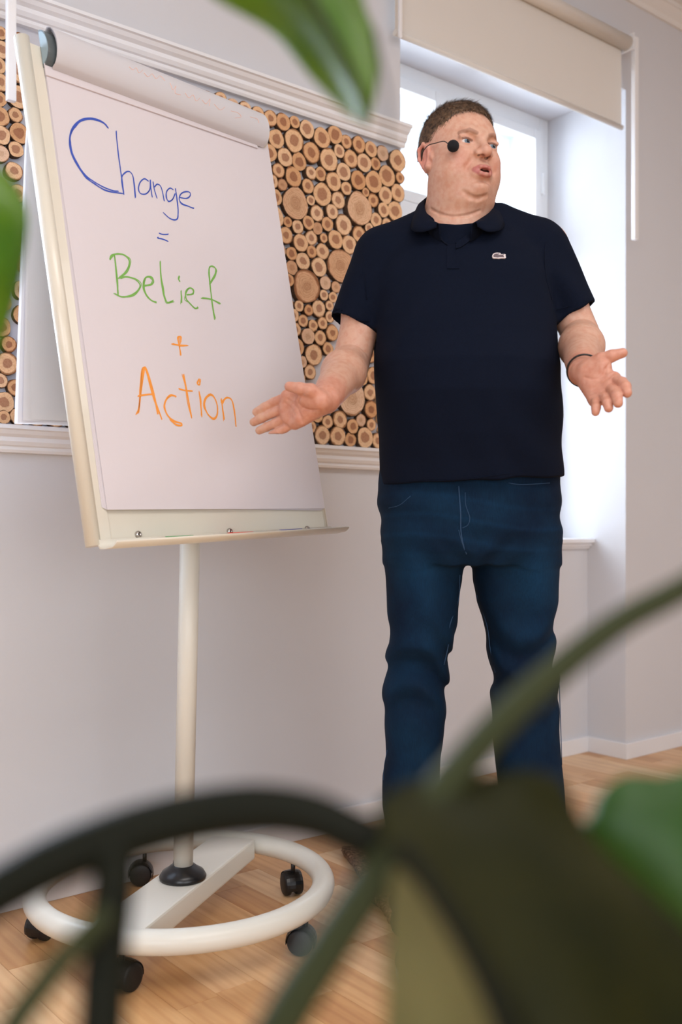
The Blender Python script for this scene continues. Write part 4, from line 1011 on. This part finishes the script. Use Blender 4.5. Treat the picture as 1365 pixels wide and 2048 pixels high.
# collar
Kc = [((880,450,2.030),(874,455,2.020)), ((864,440,2.045),(846,463,2.025)), ((851,420,2.09),(823,459,2.055)), ((851,402,2.16),(826,438,2.15)), ((872,390,2.22),(852,420,2.245)), ((920,386,2.245),(920,416,2.29)),
      ((968,393,2.22),(985,418,2.245)), ((986,410,2.15),(1010,436,2.14)), ((979,426,2.08),(1006,457,2.05)), ((958,441,2.045),(978,463,2.020)), ((944,449,2.030),(955,453,2.020))]
tt = catmull([PX(*a) for a, b in Kc], 7); bb = catmull([PX(*b) for a, b in Kc], 7)
bm = bmesh.new(); G_ = []
for a, b in zip(tt, bb):
    out = (b-a); out[2] = 0; out /= np.linalg.norm(out)+1e-9
    inn = a+np.array([0, 0, -.034])-out*.004; m0 = a*.62+b*.38+out*.006+np.array([0, 0, .006]); m1__ = a*.3+b*.7+out*.005+np.array([0, 0, .002])
    G_.append([bm.verts.new(tuple(q)) for q in (inn, a-out*.001, a+out*.003+np.array([0, 0, .0025]), m0, m1__, b)])
for a, b in zip(G_, G_[1:]):
    for i in range(5): bm.faces.new((a[i], a[i+1], b[i+1], b[i])).smooth = True
co_ = obj('collar', bm, 'navy', shirt); nc_ = Vector(PX(917, 425, 2.13)); q_ = co_.data.polygons[4]
if q_.normal.dot(Vector((q_.center.x-nc_.x, q_.center.y-nc_.y, 0))) < 0: co_.data.flip_normals()
sm_ = co_.modifiers.new('thickness', 'SOLIDIFY'); sm_.thickness = .0022; sm_.offset = -1
# placket, button, emblem, sleeve bands
def patch(poly, off, name, mat, parent, sub=1, th=.0012):
    bm = bmesh.new(); top = []; bot = []
    for x, y in poly:
        p, n_ = on_shirt(x, y); top.append(bm.verts.new(p+n_*(off+th))); bot.append(bm.verts.new(p-n_*.001))
    f = bm.faces.new(top); n = len(top)
    for i in range(n): bm.faces.new((top[i], bot[i], bot[(i+1) % n], top[(i+1) % n]))
    bmesh.ops.triangulate(bm, faces=[f]); return obj(name, bm, mat, parent)
ys_ = [489+j*4.9 for j in range(11)]
pk = patch([(894, y) for y in ys_]+[(902, ys_[-1]), (911, ys_[-1])]+[(919, y) for y in ys_[::-1]]+[(911, ys_[0]), (902, ys_[0])], .0002, 'placket', 'navy', shirt, th=.0014)
p, n_ = on_shirt(905.5, 493, .003); q = Vector((0, 0, 1)).rotation_difference(n_).to_matrix().to_4x4()
bm = bmesh.new(); lathe(bm, [(.0052, -.001), (.0054, .0006), (.0046, .0014), (.0038, .0010), (.0004, .0010)], 20); bm.transform(Matrix.Translation(p) @ q); obj('button', bm, 'button', pk)
for nm_, pl_ in (('neck_opening_edge', [(866,452),(872,457),(880,465),(888,473),(896,482),(904,490),(899,496),(890,489),(880,480),(870,470),(864,462)]), ('neck_opening_edge', [(955,453),(946,461),(936,470),(925,479),(914,487),(905,492),(912,499),(922,496),(934,488),(946,479),(958,468)])):
    patch(pl_, .0012, nm_, 'navy', shirt, th=.0022)
def z3(L): return [(900+x*160/1365, 470+y*160/1365) for x, y in L]
patch(z3([(722,365),(735,335),(765,320),(800,312),(860,318),(866,338),(905,338),(940,336),(953,352),(945,368),(957,388),(948,406),(905,405),(870,405),(830,412),(800,407),(750,408),(728,392)]), .0012, 'emblem', 'logo_w', shirt)
em = patch(z3([(740,365),(752,345),(780,334),(846,332),(820,344),(790,346),(800,353),(850,352),(890,350),(925,346),(905,366),(925,392),(880,390),(840,388),(815,396),(775,390),(748,388)]), .0022, 'emblem_reptile', 'logo_g', shirt)
def band(rows, name='seam'):
    bm = bmesh.new(); pts = [on_shirt(x, y, .0004)[0] for x, y in rows]; sweep(bm, catmull([tuple(q) for q in pts], 4), .0009, 6); return obj(name, bm, 'navy', shirt)
band([(721, 482), (727, 520), (731, 560), (734, 600)]); band([(1096, 458), (1090, 500), (1092, 550), (1104, 600)]); band([(668, 625), (690, 634), (715, 640), (738, 643)]); band([(1113, 620), (1140, 612), (1170, 603), (1188, 596)])
band([(765, 958), (850, 962), (940, 958), (1010, 948), (1115, 942)]); 
# ---------------------------------------------------------------- jeans
J = SDF()
def jrow(y, x0, x1, cy, b): return row(y, x0, x1, cy, b)
hips = [jrow(925, 764, 1119, .01, .135), jrow(965, 760, 1118, .012, .138), jrow(1010, 759, 1120, .015, .145), jrow(1060, 763, 1122, .018, .148), jrow(1100, 766, 1122, .02, .140), jrow(1128, 768, 1122, .02, .120)]
hipsf = stack(hips, 2.5)
J.add(hipsf, .02)
rl = [(1085,766,939),(1118,766,938),(1151,770,925),(1206,774,921),(1261,779,915),(1290,782,904),(1318,774,903),(1353,770,900),(1390,770,897),(1463,772,892),(1518,774,885),(1560,768,884),(1620,768,884),(1700,778,886),(1780,784,890),(1868,784,898)]
ll = [(1085,938,1122),(1118,942,1121),(1151,950,1121),(1206,958,1118),(1236,968,1110),(1280,976,1111),(1316,984,1108),(1353,989,1118),(1390,986,1120),(1463,990,1123),(1518,996,1126),(1560,1000,1129),(1620,1004,1132),(1700,1008,1135),(1780,1010,1138),(1868,1010,1142)]
def dep(y): return float(np.interp(y, [1085, 1200, 1330, 1500, 1868], [.115, .098, .080, .078, .074]))
J.add(stack([jrow(y, a, b, .02+.01*(y > 1300), dep(y)) for y, a, b in rl], 2.2), .012); J.add(stack([jrow(y, a, b, .02, dep(y)) for y, a, b in ll], 2.2), .012)
def jw(P):
    x, y, z = P[..., 0], P[..., 1], P[..., 2]; out = 0
    for (x0, z0, sl, sx) in ((-.115, .61, .35, 1), (.125, .63, -.45, -1)):
        u = x-x0; v = z-z0; w_ = np.exp(-(u/.10)**2-(v/.085)**2)
        out = out+.0095*w_*np.sin((v+sl*u+.9*u*u/.08*sx)*72)
        out = out+.004*np.exp(-(u/.10)**2-((v-.17)/.10)**2)*np.sin((u*1.0+v*.35)*55+1)
    out = out+.0025*np.exp(-((z-.93)/.06)**2)*np.sin(z*85+3*np.sin(x*9))+.004*np.exp(-(np.abs(x)/.09)**2-((z-.86)/.05)**2)*np.sin((np.abs(x)-z)*90)
    out = out+.0022*np.sin(x*22+z*9)*np.sin(z*19-x*6)+.006*np.exp(-((z-.12)/.05)**2)*np.sin(z*140+x*20)
    return out
J.disp = jw
V5, F5 = polygonise(J, [-.26, -.2, .01], [.26, .24, 1.12], .0035)
zz = V5[:, 2]; xx = V5[:, 0]; tn = np.ones((len(V5), 3))
for xk in (-.12, .13):
    k = np.exp(-((xx-xk)/.035)**2-((zz-.78)/.14)**2)*(V5[:, 1] < 0); tn = tn*(1+.35*k[:, None])
whisk = np.exp(-((zz-.93)/.07)**2)*np.clip(np.sin(zz*150+2.5*np.sin(xx*12)), 0, 1)**3*(V5[:, 1] < -.02); tn = tn*(1+.35*whisk[:, None])
jeans = np_mesh('jeans', V5, F5, 'denim', man, tn)
jb = BVHTree.FromPolygons([Vector(v) for v in V5], [tuple(int(q) for q in f) for f in F5])
def on_jeans(px, py, off=.0006):
    d = Vector(cf(px, py, 1.0)); d.z = (HORIZON-py)/FPX; d.normalize(); h = jb.ray_cast(eye_l, d); return (h[0]+h[1]*off) if h[0] else None
def seam(pts, name='seam', r=.0009, mat='stitch'):
    P_ = [on_jeans(*q) for q in pts]; P_ = [tuple(q) for q in P_ if q is not None]
    if len(P_) > 1:
        bm = bmesh.new(); sweep(bm, catmull(P_, 4), r, 6); obj(name, bm, mat, jeans)
seam([(918, 972), (920, 1000), (922, 1030), (922, 1058), (926, 1085), (934, 1108)], 'fly_seam', .0012)
seam([(931, 985), (932, 1010), (940, 1035), (936, 1050), (925, 1056)], 'fly_stitching', .0007); seam([(918, 1060), (923, 1080), (930, 1100)], 'fly_stitching', .0007)
seam([(920, 1150), (917, 1200), (900, 1250), (897, 1290), (888, 1330), (897, 1370), (894, 1430), (888, 1500)], 'inseam'); seam([(955, 1190), (975, 1250), (982, 1300), (992, 1345)], 'inseam')
seam([(1114, 1240), (1119, 1215), (1116, 1180)], 'outseam'); seam([(776, 1500), (770, 1530), (768, 1560)], 'outseam'); seam([(1119, 1370), (1121, 1420), (1121, 1480), (1124, 1530)], 'outseam')
seam([(1018, 966), (1040, 969), (1070, 968), (1100, 966)], 'pocket_seam'); seam([(778, 1016), (800, 1010), (822, 992)], 'pocket_seam', .0006)
# leather-dark bracelet on the left wrist
ax = (W2-ER)/np.linalg.norm(W2-ER); c = W2*1.0+np.array([0, .0, 0])-ax*.012; u_ = np.cross(ax, [0, 0, 1]); u_ /= np.linalg.norm(u_); v__ = np.cross(ax, u_)
bl = empty('bracelet', man_loc+Matrix.Rotation(-YAW, 3, 'Z') @ Vector(c), (0, 0, -YAW), label='thin black band around the man\'s left wrist', cat='bracelet')
bm = bmesh.new(); sweep(bm, [tuple((u_*math.cos(a)+v__*math.sin(a))*.0315) for a in [2*math.pi*k/40 for k in range(40)]], .0019, 8, closed=True); obj('band', bm, 'blackp', bl)
# shoes
for s, (cx_, yaw_) in enumerate(((842, -6), (1075, 14))):
    c = PX(cx_, 1055, 2.14); sh = SDF(); R_ = np.array(Matrix.Rotation(math.radians(yaw_), 3, 'Z'))
    def sp_(x, y, z): return np.array([c[0], .03, 0])+R_ @ np.array([x, y, z])
    sh.cap(sp_(0, .06, .045), sp_(0, -.06, .040), .042, .042, .03); sh.ell(sp_(0, -.13, .032), (.048, .065, .034), .03, 'u', R_); sh.cap(sp_(0, .05, .06), sp_(0, .04, .13), .044, .046, .02)
    sh.add(lambda P: .016-P[..., 2], .003, 'i'); V6, F6 = polygonise(sh, [c[0]-.13, -.24, 0], [c[0]+.13, .18, .19], .004)
    so = np_mesh('shoe', V6, F6, 'shoe', man)
    sl_ = [(.0, .105), (.030, .098), (.044, .06), (.040, 0), (.048, -.08), (.050, -.13), (.040, -.175), (.015, -.198), (-.015, -.196), (-.038, -.170), (-.046, -.13), (-.044, -.08), (-.038, 0), (-.042, .06), (-.030, .098)]
    bm = bmesh.new(); A_ = [bm.verts.new(tuple(sp_(x, y, 0)+[0, 0, .0])) for x, y in sl_]; B_ = [bm.verts.new(tuple(sp_(x, y, 0)+[0, 0, .022])) for x, y in sl_]; n = len(A_)
    for i in range(n): bm.faces.new((A_[i], A_[(i+1) % n], B_[(i+1) % n], B_[i]))
    bm.faces.new(A_); bm.faces.new(B_); obj('sole', bm, 'sole', so)
# ================================================================ large houseplant close to the lens
pot_c = cw(.06, .33, 0)
plant = empty('large_leafed_houseplant', pot_c, label='out-of-focus large leafed green plant in the foreground in front of easel and man', cat='plant')
def PL(px, py, d): return tuple(at(px, py, d)-pot_c)
bm = bmesh.new(); lathe(bm, [(.10, 0), (.105, .01), (.125, .30), (.13, .31), (.122, .312), (.118, .29), (.01, .29)], 40); obj('pot', bm, 'pot', plant)
bm = bmesh.new(); lathe(bm, [(.115, .285), (.117, .292), (.05, .300), (.01, .302)], 32); obj('soil', bm, 'soil', plant)
def stem(pts, r, mat='stem', name='stem', n=8):
    P_ = catmull_c(pts, n); bm = bmesh.new(); R_ = r if isinstance(r, (int, float)) else [np.interp(i/(len(P_)-1), np.linspace(0, 1, len(r)), r) for i in range(len(P_))]
    R_ = [R_]*len(P_) if isinstance(R_, (int, float)) else R_
    sweep(bm, P_, R_, 12); return obj(name, bm, mat, plant)
soil = lambda x, y: (x, y, .29)
stem([PL(1500, 1095, .40), PL(1365, 1178, .385), PL(1240, 1245, .375), PL(1110, 1345, .36), PL(1000, 1445, .35), PL(920, 1535, .345), PL(835, 1640, .34), PL(745, 1765, .335), PL(655, 1900, .33), PL(560, 2055, .325), PL(460, 2300, .32), soil(-.02, .03)], [.0050, .0055, .0060, .0066, .0072, .0078, .009])
stem([PL(-90, 1850, .33), PL(0, 1782, .335), PL(110, 1722, .34), PL(240, 1672, .345), PL(390, 1632, .35), PL(520, 1618, .35), PL(630, 1632, .348), PL(720, 1672, .345), PL(790, 1700, .340)], [.0082, .0092, .0096, .0092, .0080, .0076], 'stem_dark')
stem([PL(228, 1685, .342), PL(228, 1760, .335), PL(215, 1880, .325), PL(204, 2060, .315), PL(200, 2350, .31), soil(-.06, .02)], [.0070, .0076, .0078, .0080], 'stem_dark')
stem([PL(215, 1820, .315), PL(150, 1890, .31), PL(85, 1970, .305), PL(22, 2060, .30), PL(-60, 2300, .30), soil(-.05, -.02)], [.0036, .0044, .0048, .0048], 'stem')
stem([PL(-90, 1850, .33), PL(-400, 2000, .34), PL(-500, 2400, .34), soil(-.07, 0)], .0055, 'stem_dark')
def leaf(ctrl, mat, name='leaf', nu=26, nv=26, th=.0005, ruf=0.0):
    C_ = [[np.array(PL(*q)) for q in r] for r in ctrl]
    rows = [catmull(r, max(2, nu//(len(r)-1))) for r in C_]; cols = list(zip(*rows)); g_ = [catmull(list(c), max(2, nv//(len(ctrl)-1))) for c in cols]
    bm = bmesh.new(); n1, n2 = len(g_), len(g_[0]); uvl = bm.loops.layers.uv.new('UVMap'); vv = [[bm.verts.new(tuple(p)) for p in c] for c in g_]
    for i in range(n1-1):
        for j in range(n2-1):
            f = bm.faces.new((vv[i][j], vv[i+1][j], vv[i+1][j+1], vv[i][j+1])); f.smooth = True
            for l_, (a, b) in zip(f.loops, ((i, j), (i+1, j), (i+1, j+1), (i, j+1))): l_[uvl].uv = ((b/(n2-1))*5+abs(a/(n1-1)-.5)*2.0, a/(n1-1))
    bmesh.ops.remove_doubles(bm, verts=bm.verts[:], dist=.00002)
    r_ = bmesh.ops.solidify(bm, geom=bm.faces[:], thickness=th)
    me = bpy.data.meshes.new(name); bm.to_mesh(me); bm.free(); return link(name, me, mat, plant, True)
# top leaf: rows run left edge -> midrib -> right edge, from base (above the frame) to the tip
leaf([[(330,-90,.50),(450,-130,.49),(560,-160,.47),(650,-120,.48),(715,-80,.50)],
      [(425,-5,.50),(510,-25,.485),(600,-40,.465),(670,-20,.475),(727,5,.50)],
      [(540,62,.50),(590,45,.485),(650,40,.47),(705,50,.480),(748,62,.50)],
      [(618,150,.50),(650,130,.49),(695,120,.475),(732,118,.485),(757,120,.50)],
      [(690,222,.50),(705,205,.49),(722,190,.48),(740,182,.485),(752,182,.495)],
      [(734,250,.49),(735,250,.49),(736,251,.49),(737,250,.49),(738,249,.49)]], 'leaf_bright')
stem([PL(600, -40, .462), PL(650, 40, .467), PL(695, 120, .472), PL(722, 190, .478), PL(736, 251, .488)], [.0016, .0012, .0006], 'stem', 'midrib')
stem([PL(748, 60, .46), PL(762, 130, .44), PL(773, 190, .42), PL(776, 260, .41), PL(772, 330, .40)], [.0009, .0008, .0006], 'stem_dark', 'tendril')
stem([PL(560, -160, .47), PL(900, -420, .48), PL(1700, -200, .52), PL(1900, 900, .50), PL(1700, 2100, .42), PL(900, 2600, .36), soil(.06, .03)], .004)
# left leaf
leaf([[(-220,250,.58),(-160,270,.57),(-90,290,.56),(-30,315,.57),(-6,328,.58)],
      [(-260,400,.58),(-180,400,.565),(-90,400,.55),(0,395,.565),(38,382,.58)],
      [(-270,500,.58),(-180,495,.565),(-90,480,.55),(10,462,.565),(56,440,.58)],
      [(-260,600,.58),(-180,590,.565),(-90,570,.55),(10,545,.565),(45,530,.58)],
      [(-220,700,.58),(-160,680,.57),(-90,650,.56),(0,620,.57),(28,600,.58)],
      [(-120,760,.58),(-90,750,.575),(-50,735,.57),(-20,722,.575),(-4,712,.58)]], 'leaf_bright')
stem([PL(-90, 290, .56), PL(-90, 480, .552), PL(-90, 650, .56), PL(-50, 735, .57)], [.002, .0016, .001], 'stem', 'midrib')
stem([PL(-90, 290, .56), PL(-500, 200, .55), PL(-900, 900, .50), PL(-700, 2000, .42), PL(-300, 2500, .36), soil(-.08, .0)], .004)
# big leaf with its shade put into the colour, lower right, seen from below
leaf([[(752,1612,.335),(800,1572,.34),(880,1555,.345),(960,1552,.35),(1050,1538,.352),(1118,1556,.36)],
      [(765,1668,.328),(840,1650,.33),(930,1650,.33),(1020,1650,.335),(1120,1665,.345),(1195,1690,.355)],
      [(792,1720,.322),(880,1760,.32),(990,1790,.318),(1100,1800,.322),(1210,1800,.335),(1300,1790,.35)],
      [(850,1790,.315),(940,1870,.312),(1060,1930,.308),(1180,1950,.312),(1300,1940,.328),(1420,1905,.345)],
      [(920,1890,.308),(1000,1990,.305),(1110,2080,.30),(1240,2120,.305),(1380,2110,.32),(1540,2050,.335)],
      [(1000,2060,.30),(1070,2160,.298),(1180,2260,.295),(1320,2320,.30),(1480,2300,.31),(1660,2200,.325)]], 'leaf_shaded')
stem([PL(800, 1690, .315), PL(850, 1760, .308), PL(915, 1860, .30), PL(975, 1970, .295), PL(1020, 2080, .29), PL(1080, 2300, .29), soil(.05, -.02)], [.0026, .0030, .0036, .0042], 'stem_dark')
# pale underside of the folded half
leaf([[(785,1740,.330),(795,1735,.328),(810,1738,.325),(822,1748,.322)],
      [(778,1830,.330),(810,1820,.325),(850,1810,.318),(885,1820,.312)],
      [(775,1930,.330),(820,1925,.322),(880,1920,.315),(935,1925,.308)],
      [(772,2040,.330),(830,2040,.322),(910,2040,.314),(985,2035,.305)],
      [(765,2160,.330),(840,2180,.322),(940,2180,.314),(1030,2170,.302)]], 'leaf_pale')
# green leaf at the right edge
leaf([[(1185,1632,.40),(1200,1590,.40),(1250,1552,.40),(1330,1552,.405),(1420,1530,.41),(1520,1560,.42)],
      [(1155,1672,.398),(1215,1650,.392),(1290,1640,.39),(1380,1640,.395),(1470,1650,.405),(1570,1680,.42)],
      [(1190,1750,.398),(1260,1740,.39),(1340,1740,.386),(1430,1745,.39),(1520,1760,.40),(1610,1790,.42)],
      [(1260,1850,.398),(1330,1850,.39),(1410,1855,.386),(1500,1865,.39),(1580,1880,.40),(1660,1900,.42)],
      [(1360,1960,.40),(1420,1965,.395),(1490,1970,.39),(1560,1975,.395),(1630,1985,.405),(1690,1990,.42)]], 'leaf')
stem([PL(1430, 1540, .408), PL(1520, 1480, .42), PL(1750, 1700, .42), PL(1500, 2400, .38), soil(.08, 0)], .004)
